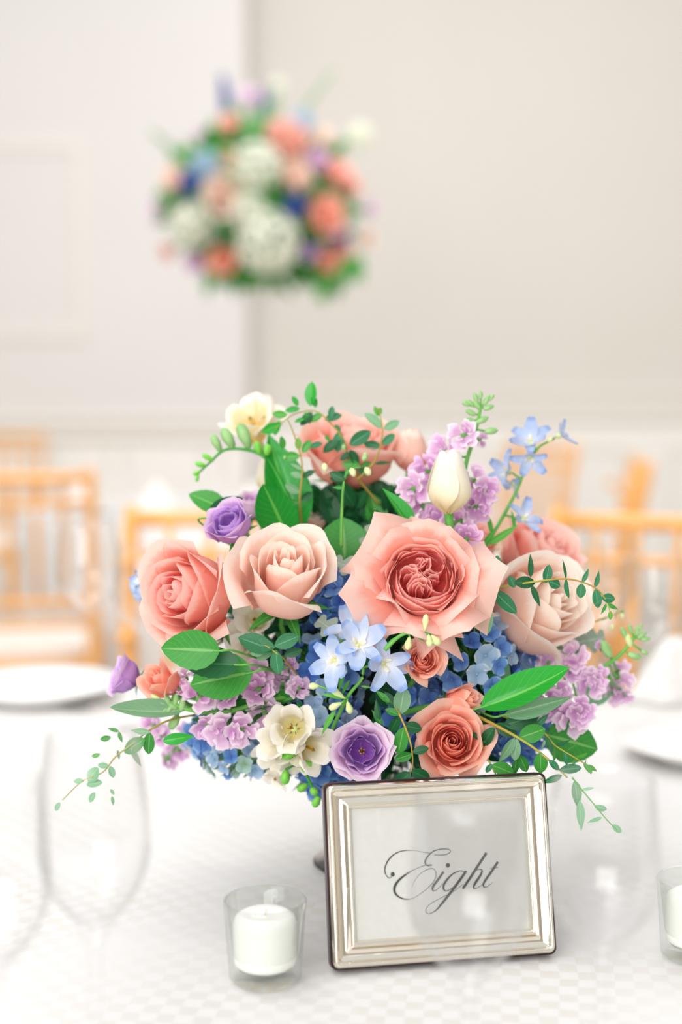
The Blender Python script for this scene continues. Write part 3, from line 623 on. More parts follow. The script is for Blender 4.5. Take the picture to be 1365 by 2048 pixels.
def napkin(x, y, z, label, ang, s=1.0):
    g = G(); v = []; f = []; n = 20; mm = 8; rr = random.Random(int(x * 999))
    for i in range(mm + 1):
        for k in range(n):
            a = 2 * PI * k / n; t = i / mm; r = (.045 * (1 - t) ** .7 + .006) * (1 + .18 * math.sin(5 * a + 1.5 * t)) * s
            v.append((r * math.cos(a), r * .7 * math.sin(a), t * .075 * s + .004 * math.sin(5 * a) * t))
    for i in range(mm):
        for k in range(n): f.append((i * n + k, i * n + (k + 1) % n, (i + 1) * n + (k + 1) % n, (i + 1) * n + k))
    f.append(tuple(range(n - 1, -1, -1))); f.append(tuple(mm * n + k for k in range(n)))
    return tag(ob('napkin', mesh('napkin', v, f, M['napkin']), None, Matrix.Translation((x, y, z)) @ Matrix.Rotation(ang, 4, 'Z')), label, 'napkin', 'folded white napkins')
napkin(gx(1330, 1.68), 1.66, TZ + .001, 'folded white napkin at far right behind the lilac stock', .3, 1.0)
# back table setting
bk = [(-0.86, 4.1, 'left'), (-.62, 3.92, 'near left'), (-.35, 3.85, 'near centre'), (-.08, 3.88, 'near right'), (.2, 4.1, 'right')]
for i, (x, y, w) in enumerate(bk):
    goblet(x, y, 'blurred stemmed glass on the back table, %s side' % w, .20, .036, .10, rimr=.031, mat='thin')
    napkin(x + .11, y + .02, TZ + .0225, 'blurred folded white napkin on a plate of the back table, %s side' % w, i * .7, 1.1)
    plate(x + .11, y + .02, .10, 'blurred white plate on the back table, %s side' % w)

# ---- vase --------------------------------------------------------------------
VX, VY = CORE.x, 1.08
g = G(); n = 36
prof = [(.0005, 0), (.044, 0), (.046, .002), (.044, .0035), (.022, .009), (.009, .018), (.0075, .028), (.011, .036), (.026, .044), (.038, .056), (.043, .072), (.0455, .090), (.0465, .092), (.0455, .0935), (.044, .092), (.0405, .073), (.035, .059), (.024, .049), (.0005, .0475)]
g.lathe(prof, n)
for i, v in enumerate(g.v):
    k = i % n; row = i // n
    if 8 <= row <= 11 and (k % 2): q = 0.945; g.v[i] = Vector((v.x * q, v.y * q, v.z))
vase = tag(ob('pedestal_vase', g.mesh('pedestal_vase', M['cut'], False), None, Matrix.Translation((VX, VY, TZ + .001))), 'cut glass pedestal vase under the bouquet, mostly behind the silver frame', 'vase')
# floral foam inside the bouquet
g = G(); v = []; f = []
for i in range(13):
    th = PI * i / 12
    for k in range(24): a = 2 * PI * k / 24; b_ = 1 + .05 * math.sin(5 * a + 3 * th); v.append((.082 * math.sin(th) * math.cos(a) * b_, .062 * math.sin(th) * math.sin(a) * b_, .066 * math.cos(th)))
for i in range(12):
    for k in range(24): f.append((i * 24 + k, (i + 1) * 24 + k, (i + 1) * 24 + (k + 1) % 24, i * 24 + (k + 1) % 24))
foamc = P(745, 1335, 1.085)
tag(ob('floral_foam', mesh('floral_foam', v, f, M['foam']), None, Matrix.Translation(foamc)), 'dark green floral foam ball deep inside the bouquet', 'floral foam')
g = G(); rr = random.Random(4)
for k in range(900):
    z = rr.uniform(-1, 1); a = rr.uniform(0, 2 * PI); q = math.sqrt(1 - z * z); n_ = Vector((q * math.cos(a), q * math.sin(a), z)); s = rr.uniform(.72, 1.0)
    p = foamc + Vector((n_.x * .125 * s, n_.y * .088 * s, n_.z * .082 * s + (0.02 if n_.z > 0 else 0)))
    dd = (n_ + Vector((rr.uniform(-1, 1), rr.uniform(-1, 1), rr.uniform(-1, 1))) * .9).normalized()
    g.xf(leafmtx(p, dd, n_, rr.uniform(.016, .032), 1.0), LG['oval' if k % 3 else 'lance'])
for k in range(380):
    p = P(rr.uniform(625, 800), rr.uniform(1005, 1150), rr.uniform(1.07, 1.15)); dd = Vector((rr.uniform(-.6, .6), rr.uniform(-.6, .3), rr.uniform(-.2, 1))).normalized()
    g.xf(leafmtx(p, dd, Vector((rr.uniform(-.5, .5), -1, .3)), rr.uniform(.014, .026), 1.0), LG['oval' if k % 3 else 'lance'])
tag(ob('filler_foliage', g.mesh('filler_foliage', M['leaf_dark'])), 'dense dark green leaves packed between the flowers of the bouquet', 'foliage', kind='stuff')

# ---- hydrangeas ----------------------------------------------------------------
def hydfloret(seed, cup=.25):
    rr = random.Random(seed); g = G()
    for k in range(4):
        a = k * PI / 2 + rr.uniform(-.15, .15); L = rr.uniform(.42, .52); v = []; f = []; uv = []
        for i in range(5):
            s = i / 4; w = L * .56 * math.sin(PI * min(.93, s * .85 + .1)) ** .6 if i else .04
            for j in range(4): u = -1 + 2 * j / 3; v.append((u * w, s * L, .10 * s * s * cup * 4 - .12 * u * u * w + rr.uniform(-.012, .012))); uv.append(((u + 1) / 2, s))
        for i in range(4):
            for j in range(3): b_ = i * 4 + j; f.append((b_, b_ + 1, b_ + 5, b_ + 4))
        pg = G(); pg.add(v, f, uv); g.xf(Matrix.Rotation(a, 4, 'Z') @ Matrix.Rotation(rr.uniform(-.1, .25), 4, 'X'), pg)
    g.lathe([(.0005, .0), (.05, .02), (.05, .06), (.0005, .085)], 6)
    return g
HF = [hydfloret(i, c) for i, c in enumerate((.2, .35, .1, .5))]
HFM = {}
def hydf(i, mat):
    if (i, mat) not in HFM: HFM[(i, mat)] = HF[i].mesh('floret', M[mat])
    return HFM[(i, mat)]
def hydrangea(label, px, py, Y, rpx, n=46, mats=('hyd', 'hyd', 'hyd_deep', 'hyd_pale'), fl=.0185, seed=0, squash=(1, 1, 1), name='hydrangea'):
    c = P(px, py, Y); R_ = rpx * Y / FPX; rr = random.Random(seed); m = Matrix.Translation(c); t = thing(name, label, 'hydrangea', 'blue hydrangea heads', m)
    for k in range(n):
        z = 1 - 2 * (k + .5) / n; a = k * 2.39996; q = math.sqrt(1 - z * z)
        d = Vector((q * math.cos(a), q * math.sin(a), z)); s = rr.uniform(.86, 1.06); p = Vector((d.x * squash[0], d.y * squash[1], d.z * squash[2])) * R_ * s
        dd = (d + Vector((rr.uniform(-.35, .35), rr.uniform(-.35, .35), rr.uniform(-.35, .35)))).normalized()
        ob('floret', hydf(rr.randint(0, 3), rr.choice(mats)), t, axes(p, dd, rr.uniform(0, 6), fl * rr.uniform(.85, 1.15)))
    g = G(); pts = []
    for k in range(0, n, 2):
        z = 1 - 2 * (k + .5) / n; a = k * 2.39996; q = math.sqrt(1 - z * z); d = Vector((q * math.cos(a) * squash[0], q * math.sin(a) * squash[1], z * squash[2])); g.tube([Vector((0, 0, 0)), d * R_ * .9], .0007, 4)
    ob('branches', g.mesh('branches', M['stem']), t)
    stem_to_core(t, m, c, (c - CORE).normalized(), .0025)
    return t
B3 = ('hyd', 'hyd_deep', 'hyd_deep', 'hyd')
hydrangea('deep blue hydrangea between the blush rose and the large coral rose', 690, 1205, 1.015, 62, 40, B3, seed=1)
hydrangea('big blue hydrangea head right of the small coral spray rose', 945, 1318, 1.01, 92, 64, ('hyd', 'hyd', 'hyd_pale', 'hyd_deep'), seed=2)
hydrangea('blue hydrangea behind the light blue delphinium flowers', 650, 1335, 1.025, 95, 60, ('hyd', 'hyd_deep', 'hyd_pale'), seed=3)
hydrangea('blue hydrangea right above the white freesia', 650, 1440, 1.005, 68, 44, ('hyd', 'hyd', 'hyd_pale'), seed=4)
hydrangea('pale green and blue hydrangea at the lower left of the bouquet', 475, 1512, 1.02, 52, 44, ('hyd_green', 'hyd_green', 'hyd_pale', 'hyd'), fl=.013, seed=5, squash=(1.5, 1, .75))
hydrangea('blue hydrangea just above the left corner of the silver frame', 650, 1540, 1.02, 48, 34, ('hyd', 'hyd_deep'), seed=6)
hydrangea('blue hydrangea hanging right of the lower coral rose', 1035, 1455, 1.04, 62, 44, B3, seed=7, squash=(1, 1, 1.1))
hydrangea('blue hydrangea between the two lower coral roses', 830, 1420, 1.015, 66, 40, ('hyd', 'hyd', 'hyd_deep'), seed=8)
hydrangea('pale blue hydrangea below the blush rose on the right', 1035, 1330, 1.045, 55, 36, ('hyd_pale', 'hyd', 'hyd_deep'), seed=9)
hydrangea('small light blue hydrangea peeping out left of the left coral rose', 292, 1172, 1.06, 28, 26, ('hyd_pale', 'delph'), fl=.011, seed=10)
hydrangea('blue hydrangea behind the lilac stock at lower left', 418, 1470, 1.03, 40, 30, ('hyd', 'hyd_pale'), seed=12)

# ---- roses -----------------------------------------------------------------------
gr = rose('garden_rose', 'large coral pink garden rose with pointed outer petals, front and centre', 846, 1158, .955, D(.02, .46, .90), 100, 1.0, kind='garden', mats=('coralpink', 'coralpink_in'), seed=3, roll=.4)
for k_, (deg_, o_, r_) in enumerate(((2, 1.36, .80), (128, 1.30, .80), (196, 1.42, .78), (172, 1.34, .70), (262, 1.22, .80), (304, 1.26, .80), (60, 1.10, .80))):
    gg_ = petal(.0300 * r_, .0300 * .70, .74, o_, .6, .04, 5.0, .02, .62, 300 + k_, 14, 10)
    ob('petal', gg_.mesh('petal', M['coralpink']), gr, Matrix.Rotation(math.radians(deg_) - .4, 4, 'Z'))
rose('rose', 'pale blush rose with creamy edges, left of the large garden rose', 572, 1150, .965, D(.05, .74, .68), 120, 1.45, 18, opened=.62, mats=('blush_pale', 'blush'), seed=5, point=.2, curl=.8, ctr=.60)
rose('rose', 'coral pink rose facing left at the left side of the bouquet', 382, 1190, .98, D(-.62, .16, .74), 130, 1.2, 26, opened=.55, mats=('coralpink', 'coralpink_in'), seed=9, point=.15, roll=1.3)
rose('rose', 'coral pink rose at the top back behind the eucalyptus', 702, 905, 1.09, D(.05, .93, .30), 116, 1.2, 26, opened=.6, mats=('peach', 'coralpink_in'), seed=12, ctr=.55)
rose('rose', 'coral pink rose at the back right behind the blush rose', 1078, 1118, 1.12, D(.45, .6, .4), 112, 1.25, 24, opened=.55, mats=('coralpink', 'coralpink_in'), seed=15)
rose('rose', 'pale blush rose facing right under the arching eucalyptus', 1070, 1215, 1.02, D(.58, .32, .6), 128, 1.5, 22, opened=.42, mats=('blush_pale', 'blush_pale'), seed=17, point=.3, ctr=.55)
rose('rose', 'small peach rose half hidden behind the white tulip and lilac stock', 955, 1085, 1.10, D(.3, .6, .5), 58, 1.3, 18, opened=.3, mats=('peach', 'peach'), seed=19)
rose('spray_rose', 'open coral spray rose right behind the top edge of the frame', 904, 1486, .955, D(.0, .36, .92), 82, 1.15, 28, opened=.65, mats=('coral', 'coral_in'), seed=23, point=.8)
rose('spray_rose', 'half open coral spray rose bud pointing right', 922, 1400, .965, D(.8, .3, .5), 40, 1.8, 14, opened=.25, mats=('coral', 'coral_in'), seed=25, point=1.0)
rose('spray_rose', 'small orange coral spray rose below the large garden rose', 845, 1322, .955, D(.05, .45, .9), 46, 1.1, 22, opened=.7, mats=('coral', 'coral_in'), seed=27, point=.8)
rose('spray_rose', 'small coral rose at the left edge above the lilac stock', 325, 1362, .99, D(-.45, .55, .6), 44, 1.9, 14, opened=.55, mats=('coral', 'coral'), seed=29, point=.9)
rose('rose', 'small pale pink rose glimpsed behind the blush rose', 632, 1045, 1.08, D(0, .8, .4), 42, 1.1, 14, opened=.4, mats=('blush', 'blush'), seed=31)

# ---- lisianthus ---------------------------------------------------------------------
def lisianthus(label, px, py, Y, d, rpx, mats, seed, n=(4, 5, 5), opn=(1.05, 1.3, 1.5), H_=1.1, wav=.14, curl=.5, stam=False, group='purple lisianthus blooms'):
    d = d.normalized(); Rr = rpx * Y / FPX; H = Rr * H_; base = P(px, py, Y) - d * H * .55; m = axes(base, d, seed); rr = random.Random(seed)
    t = thing('lisianthus', label, 'lisianthus', group, m)
    for li, cnt in enumerate(n):
        for k in range(cnt):
            g = petal(Rr * (.40 + .14 * li), H * (.85 + .06 * li), 1.22 if li else 1.4, opn[li], curl * li * .5, .1, 0, wav, .12, rr.randint(0, 999), belly=.5)
            ob('petal', g.mesh('petal', M[mats[min(li, len(mats) - 1)]]), t, Matrix.Rotation(k * 2 * PI / cnt + li * .5 + rr.uniform(-.1, .1), 4, 'Z'))
    if stam:
        for k in range(5):
            g = G(); a = k * 1.25; g.tube([(0, 0, H * .1), (math.cos(a) * Rr * .08, math.sin(a) * Rr * .08, H * .5)], .0006, 4); g.lathe([(.0002, H * .5 - .001), (.0014, H * .5), (.0002, H * .5 + .003)], 6); ob('stamen', g.mesh('stamen', M['stamen']), t)
    sepals(t, Rr); stem_to_core(t, m, base, d, .0016)
lisianthus('purple ruffled lisianthus above the left coral rose', 462, 1050, .99, D(-.35, .6, .6), 56, ('purple', 'purple', 'purple_pale'), 41, H_=1.25, opn=(.8, 1.0, 1.15), curl=.3)
lisianthus('open purple lisianthus with pale rim above the frame', 724, 1502, .95, D(-.02, .28, .96), 66, ('purple', 'purple_pale', 'lilac_pale'), 42, n=(4, 5, 6), stam=True, H_=1.0, wav=.2, opn=(.95, 1.15, 1.3), curl=.3)
lisianthus('blurred purple lisianthus at the far left edge of the bouquet', 250, 1352, 1.02, D(-.8, .35, .2), 46, ('purple_pale', 'purple', 'purple_pale'), 43, H_=1.3, opn=(.9, 1.1, 1.2))
lisianthus('pale purple lisianthus behind the purple one at upper left', 508, 1010, 1.09, D(.1, .8, .3), 36, ('lilac', 'purple_pale', 'lilac_pale'), 44, H_=1.5, opn=(.8, 1.0, 1.1))

# ---- tulips --------------------------------------------------------------------------
def tulip(label, px, py, Y, d, wpx, hpx, mat, seed):
    d = d.normalized(); R_ = wpx * Y / FPX / 2; H = hpx * Y / FPX; base = P(px, py, Y) - d * H * .5; m = axes(base, d, seed); t = thing('tulip', label, 'tulip', 'white tulips', m)
    for k in range(6):
        li = k // 3; g = petal(R_ * (.98 + .08 * li), H * (1 - .02 * li), 1.25, .50, 0, .05, .25, .01, .16, seed * 10 + k, belly=.36, nu=12, nv=14)
        ob('petal', g.mesh('petal', M[mat]), t, Matrix.Rotation((k % 3) * 2 * PI / 3 + li * PI / 3, 4, 'Z'))
    stem_to_core(t, m, base, d, .0032, 'stem', .05)
tulip('white tulip standing upright above the garden rose', 899, 966, .985, D(0, 1, .08), 82, 126, 'ivory', 51)
tulip('peach tinted white tulip behind the upright white tulip', 822, 902, 1.09, D(.05, 1, .1), 70, 84, 'blush_pale', 52)
tulip('narrow cream tulip behind the long green leaf at upper left', 534, 950, 1.13, D(0, 1, 0), 40, 80, 'ivory', 53)

# ---- stock ---------------------------------------------------------------------------
SP = [petal(.5, .55, .75, 1.35, .5, .05, 0, .22, .2, 60 + i, 8, 6, belly=.5) for i in range(4)]
SPM = {}
def spm(i, mat):
    if (i, mat) not in SPM: SPM[(i, mat)] = SP[i].mesh('petal', M[mat])
    return SPM[(i, mat)]
CG = G(); CG.lathe([(.001, -.5), (.10, -.45), (.13, -.2), (.10, 0.05), (.001, .1)], 8); CALM = CG.mesh('calyx', M['stem'])
def stock(label, pts, florets, buds=(), mats=('lilac', 'lilac_pale'), seed=0, r=.0022):
    rr = random.Random(seed); wp = [P(*q) for q in pts]; o = wp[0]; t = thing('stock_stem', label, 'stock flower', 'lilac stock stems', Matrix.Translation(o))
    cv = [Vector(q) - o for q in catmull([tuple(q) for q in wp], 6)]; g = G(); g.tube(cv, [r * (1 - .5 * i / len(cv)) for i in range(len(cv))], 8); ob('stem', g.mesh('stem', M['stem']), t)
    for (x, y, Y, rp, *dd) in florets:
        p = P(x, y, Y) - o; near = min(cv, key=lambda q: (q - p).length); out = (p - near)
        d = D(*dd[0]) if dd else (out.normalized() * .6 + D(rr.uniform(-.3, .3), rr.uniform(-.2, .4), 1)).normalized()
        sc = rp * Y / FPX * 1.75
        fo = ob('floret', CALM, t, axes(p - d * sc * .3, d, rr.uniform(0, 6), sc))
        n = 0
        mt = rr.choice(mats)
        for (cnt, rs, hs, tl) in ((2, .30, .8, 0), (3, .60, .8, .1), (4, .80, .62, .25)):
            for k in range(cnt):
                ob('petal', spm(rr.randint(0, 3), mt if rr.random() < .7 else rr.choice(mats)), fo, Matrix.Rotation(k * 2 * PI / cnt + rr.uniform(-.35, .35) + n, 4, 'Z') @ Matrix.Rotation(rr.uniform(-.15, .2) + tl, 4, 'Y') @ Matrix.Diagonal((rs, rs, hs, 1)))
            n += .5
        g = G(); g.tube([near, (near + p) / 2 - Vector((0, 0, .002)), p - d * sc * .6], .0009, 5); ob('pedicel', g.mesh('pedicel', M['stem']), t)
    for (x, y, Y, rb, *q) in buds:
        p = P(x, y, Y) - o; near = min(cv, key=lambda c: (c - p).length); b_ = rb * .8 * Y / FPX; dd = (p - near + Vector((0, 0, .002))).normalized()
        g = G(); g.lathe([(.0001, -b_ * 1.6), (b_ * .55, -b_ * 1.3), (b_ * .8, 0), (b_ * .6, b_), (.0001, b_ * 1.7)], 8); ob('bud', g.mesh('bud', M[q[0] if q else 'bud']), t, axes(p, dd))
        g = G(); g.tube([near, p - dd * b_], .0008, 5); ob('pedicel', g.mesh('pedicel', M['stem']), t)
Y1 = 1.03
stock('tall lilac stock stem with green bud tip, behind the white tulip', [(925, 1150, 1.03), (922, 1040, Y1), (930, 940, Y1), (950, 870, Y1), (962, 815, Y1)],
      [(922, 868, 1.02, 30), (880, 902, 1.03, 34), (852, 945, 1.03, 34), (822, 975, 1.02, 32), (838, 1015, 1.03, 30), (955, 960, 1.02, 30), (978, 985, 1.02, 30), (958, 1015, 1.02, 34), (915, 1045, 1.0, 32), (935, 1078, .99, 30), (872, 1040, 1.02, 36), (905, 1085, 1.0, 26), (968, 880, 1.05, 16), (805, 1050, 1.03, 26)],
      [(940, 805, Y1, 8), (952, 795, Y1, 8), (962, 790, Y1, 7), (974, 800, Y1, 9), (984, 795, Y1, 6), (932, 808, Y1, 7), (978, 815, Y1, 9), (942, 825, Y1, 9), (965, 840, Y1, 11), (940, 840, Y1, 9), (983, 862, Y1, 11), (955, 810, Y1, 9)], seed=1)
Y2 = .985
stock('lilac stock stem lying low at the left front', [(640, 1385, 1.01), (540, 1400, Y2), (450, 1425, Y2), (380, 1420, Y2), (340, 1405, Y2)],
      [(402, 1385, .975, 34), (432, 1365, .98, 24), (448, 1390, .975, 26), (512, 1375, .975, 34), (520, 1340, .985, 28), (565, 1355, .99, 30), (600, 1372, .985, 24), (455, 1468, .97, 42), (485, 1470, .97, 34), (415, 1460, .975, 30), (530, 1432, .98, 34), (368, 1342, 1.0, 18, (-.3, 1, .4)), (358, 1372, .985, 20), (575, 1330, .99, 20)],
      [(322, 1405, Y2, 9), (335, 1398, Y2, 10), (345, 1412, Y2, 9), (338, 1420, Y2, 9), (318, 1415, Y2, 8), (328, 1422, Y2, 8), (352, 1398, Y2, 10), (312, 1395, Y2, 9, 'bud_c'), (348, 1445, .99, 16, 'bud'), (365, 1408, Y2, 12)], seed=2)
stock('blurred pink stock spilling below at the left', [(470, 1450, 1.05), (400, 1470, 1.07), (350, 1500, 1.08), (330, 1520, 1.09)],
      [(362, 1502, 1.08, 30), (345, 1515, 1.09, 22), (300, 1452, 1.05, 26), (320, 1470, 1.05, 22), (372, 1470, 1.06, 24), (385, 1490, 1.07, 22)], mats=('lilac_pale', 'lilac'), seed=3)
Y3 = 1.03
stock('lilac stock stem reaching right with green bud tip', [(1020, 1370, 1.03), (1100, 1350, Y3), (1180, 1345, Y3), (1235, 1315, Y3), (1270, 1275, Y3)],
      [(1075, 1312, 1.03, 34), (1100, 1325, 1.02, 28), (1148, 1312, 1.02, 30), (1145, 1338, 1.02, 26), (1065, 1300, 1.03, 26), (1183, 1372, 1.02, 30), (1195, 1355, 1.02, 24), (1245, 1372, 1.05, 28), (1232, 1390, 1.05, 26), (1252, 1398, 1.05, 18), (1120, 1388, 1.0, 26), (1098, 1415, .995, 36), (1072, 1420, .995, 30), (1150, 1440, .99, 36), (1165, 1425, .99, 28), (1205, 1290, 1.04, 14), (1240, 1345, 1.06, 24), (1125, 1425, 1.0, 28)],
      [(1250, 1268, Y3, 9), (1262, 1258, Y3, 8), (1275, 1262, Y3, 8), (1285, 1270, Y3, 9), (1292, 1278, Y3, 8), (1258, 1280, Y3, 12, 'bud_c'), (1270, 1312, Y3, 12), (1213, 1298, Y3, 16), (1290, 1305, Y3, 7), (1248, 1262, Y3, 8), (1282, 1255, Y3, 6)], seed=4)

# ---- delphinium ------------------------------------------------------------------------
def dpetal(seed):
    return leafgeo(lambda s: max(.08, math.sin(PI * (s * .8 + .08)) ** .8), .27, .22, -.18, 6, 8)
DP = [dpetal(0), leafgeo(lambda s: max(.08, math.sin(PI * (s * .82 + .06)) ** .7), .24, .35, .18, 6, 8)]
DPM = {}
def dpm(i, mat):
    if (i, mat) not in DPM: DPM[(i, mat)] = DP[i].mesh('petal', M[mat])
    return DPM[(i, mat)]
def delphinium(label, pts, flowers, buds=(), twigs=(), mat='delph', seed=0, group='light blue delphinium stems'):
    rr = random.Random(seed); wp = [P(*q) for q in pts]; o = wp[0]; t = thing('delphinium', label, 'delphinium', group, Matrix.Translation(o))
    cv = [Vector(q) - o for q in catmull([tuple(q) for q in wp], 6)]; g = G(); g.tube(cv, [.0015 * (1 - .5 * i / len(cv)) for i in range(len(cv))], 6); ob('stem', g.mesh('stem', M['stem']), t)
    for (x, y, Y, rp, d, n) in flowers:
        p = P(x, y, Y) - o; dd = D(*d); sc = rp * 1.2 * Y / FPX; near = min(cv, key=lambda q: (q - p).length)
        g = G(); g.lathe([(.0001, -.002), (.0018, -.001), (.002, .002), (.0001, .003)], 8); fo = ob('flower', g.mesh('flower', M['bud_c']), t, axes(p, dd, rr.uniform(0, 6)))
        for k in range(n):
            a = k * 2 * PI / n + rr.uniform(-.2, .2); q = Vector((math.cos(a), math.sin(a), rr.uniform(.2, .7))).normalized(); ob('petal', dpm(k % 2, mat), fo, leafmtx(Vector((0, 0, .001)), q, Vector((0, 0, 1)), sc * rr.uniform(.85, 1.1), 1.0))
        for k in range(3):
            a = k * 2.1; q = Vector((math.cos(a) * .5, math.sin(a) * .5, 1)).normalized(); ob('inner_petal', dpm(0, 'cream'), fo, leafmtx(Vector((0, 0, .001)), q, Vector((math.cos(a), math.sin(a), -.3)), sc * .35, .9))
        g = G(); g.tube([near, (near + p) / 2, p - dd * .003], .0009, 5); ob('pedicel', g.mesh('pedicel', M['stem']), t)
    for (x, y, Y, x2, y2, w) in buds:
        a = P(x, y, Y) - o; b_ = P(x2, y2, Y) - o; L = (b_ - a).length; w = w * Y / FPX
        g = G(); g.lathe([(.0001, 0), (w * .45, L * .15), (w, L * .6), (w * .7, L * .9), (.0001, L)], 8); ob('bud', g.mesh('bud', M['bud_c']), t, axes(a, (b_ - a).normalized()))
        near = min(cv, key=lambda q: (q - a).length); g = G(); g.tube([near, a], .0008, 5); ob('pedicel', g.mesh('pedicel', M['stem']), t)
    for (x, y, Y, x2, y2) in twigs:
        a = P(x, y, Y) - o; b_ = P(x2, y2, Y) - o; ob('leaf', LEAF['thin']('euc_young'), t, leafmtx(a, b_ - a, nrm(.3, b_ - a), (b_ - a).length, .8))
Y4 = .945
delphinium('light blue delphinium cluster in front, below the blush rose', [(660, 1470, .97), (695, 1395, .95), (725, 1355, .95), (722, 1315, .955), (700, 1270, .96)],
    [(672, 1320, Y4, 52, (-.35, .1, .9), 6), (716, 1292, .94, 56, (.1, .5, .85), 6), (765, 1325, Y4, 54, (.45, -.1, .85), 6), (700, 1262, .965, 42, (-.1, .7, .6), 5)],
    [(690, 1397, Y4, 660, 1375, 8), (685, 1405, Y4, 658, 1418, 8), (695, 1402, Y4, 702, 1428, 8), (640, 1372, Y4, 618, 1372, 8)],
    [(690, 1397, Y4, 640, 1385), (722, 1372, Y4, 745, 1376), (690, 1340, Y4, 675, 1385), (700, 1360, .95, 680, 1392), (672, 1420, .95, 640, 1470)], seed=3)
delphinium('small cream bud spray hanging below the large garden rose', [(770, 1300, .93), (800, 1272, .93), (830, 1262, .93), (850, 1262, .93)], [],
    [(850, 1262, .928, 853, 1228, 7), (820, 1272, .93, 815, 1300, 8), (858, 1268, .928, 860, 1294, 8), (862, 1270, .93, 880, 1290, 9)], [(800, 1272, .93, 770, 1290), (830, 1266, .93, 850, 1285)], seed=4, group='cream bud sprays')
Y5 = 1.05
delphinium('pale blue delphinium stem leaning out at upper right', [(940, 1140, 1.0), (985, 1070, 1.03), (1030, 990, Y5), (1055, 930, Y5), (1078, 895, Y5), (1100, 882, Y5)],
    [(1062, 888, 1.06, 44, (-.2, .6, .7), 6), (1060, 912, 1.05, 36, (-.1, -.5, .9), 5), (1020, 945, 1.06, 40, (-.9, .2, .4), 5), (1030, 965, 1.06, 26, (-.7, -.5, .4), 4), (1118, 872, 1.07, 30, (.8, .3, .3), 5), (1045, 1040, 1.04, 36, (.4, .5, .6), 5)],
    [(1095, 886, Y5, 1105, 876, 4)], [(985, 1070, 1.03, 975, 1020), (960, 1100, 1.02, 1000, 1050), (975, 1090, 1.02, 1040, 1050), (1030, 1060, 1.03, 1026, 1020)], mat='delph_far', seed=5)

# ---- freesia ------------------------------------------------------------------------------
def freesia(label, pts, blooms, buds=(), mats=('cream',), seed=0, smat='stem_b', group='white freesia stems'):
    rr = random.Random(seed); wp = [P(*q) for q in pts]; o = wp[0]; t = thing('freesia', label, 'freesia', group, Matrix.Translation(o))
    cv = [Vector(q) - o for q in catmull([tuple(q) for q in wp], 6)]; g = G(); g.tube(cv, [.0018 * (1 - .6 * i / len(cv)) for i in range(len(cv))], 6); ob('stem', g.mesh('stem', M[smat]), t)
    for (x, y, Y, rp, d, *q) in blooms:
        dd = D(*d); sc = rp * 1.15 * Y / FPX; p = P(x, y, Y) - o; H = sc * 1.4; base = p - dd * H * .75
        g = G(); g.tube([Vector((0, 0, -H * .35)), Vector((0, 0, 0)), Vector((0, 0, H * .07))], [sc * .12, sc * .14, sc * .12], 8); fo = ob('flower', g.mesh('flower', M['bud_c']), t, axes(base, dd, rr.uniform(0, 6)))
        mt = q[0] if q else mats[0]
        for k in range(6):
            li = k // 3; g = petal(sc * (.50 + .06 * li), H * (1 - .05 * li), .85, 1.6 + .2 * li, .4, .04, 0, .08, .30, rr.randint(0, 999), 10, 9, belly=.5)
            ob('petal', g.mesh('petal', M[mt]), fo, Matrix.Rotation((k % 3) * 2 * PI / 3 + li * PI / 3, 4, 'Z'))
        for k in range(3):
            a = k * 2.1; g = G(); g.tube([(0, 0, H * .2), (math.cos(a) * sc * .08, math.sin(a) * sc * .08, H * .72)], .0005, 4); g.lathe([(.0002, H * .68), (.0012, H * .72), (.0002, H * .8)], 6); ob('stamen', g.mesh('stamen', M['stamen']), fo)
        near = min(cv, key=lambda c: (c - base).length); g = G(); g.tube([near, base - dd * H * .3], .0014, 5); ob('pedicel', g.mesh('pedicel', M[smat]), t)
    for (x, y, Y, x2, y2, w, *q) in buds:
        a = P(x, y, Y) - o; b_ = P(x2, y2, Y) - o; L = (b_ - a).length; w = w * Y / FPX
        g = G(); g.lathe([(.0001, 0), (w * .6, L * .1), (w, L * .55), (w * .75, L * .85), (.0001, L)], 8); ob('bud', g.mesh('bud', M[q[0] if q else 'bud_g']), t, axes(a, (b_ - a).normalized()))
        near = min(cv, key=lambda c: (c - a).length); g = G(); g.tube([near, a], .0009, 5); ob('pedicel', g.mesh('pedicel', M[smat]), t)
freesia('white freesia with yellow throat and arching green buds at upper left', [(605, 1060, 1.05), (560, 960, 1.06), (530, 915, 1.06), (495, 900, 1.06), (450, 900, 1.06), (420, 925, 1.06), (395, 948, 1.06)],
    [(500, 835, 1.10, 52, (-.25, .75, .5), 'yellow'), (540, 820, 1.12, 38, (.5, .6, .2), 'cream')],
    [(500, 898, 1.06, 478, 845, 13, 'bud'), (468, 898, 1.06, 445, 855, 12, 'bud'), (442, 904, 1.06, 424, 868, 9, 'bud'), (428, 922, 1.06, 404, 908, 6), (412, 932, 1.06, 390, 926, 6), (402, 942, 1.06, 386, 950, 5), (397, 948, 1.06, 393, 964, 4), (520, 910, 1.06, 512, 882, 8), (534, 912, 1.06, 536, 888, 9)], seed=1)
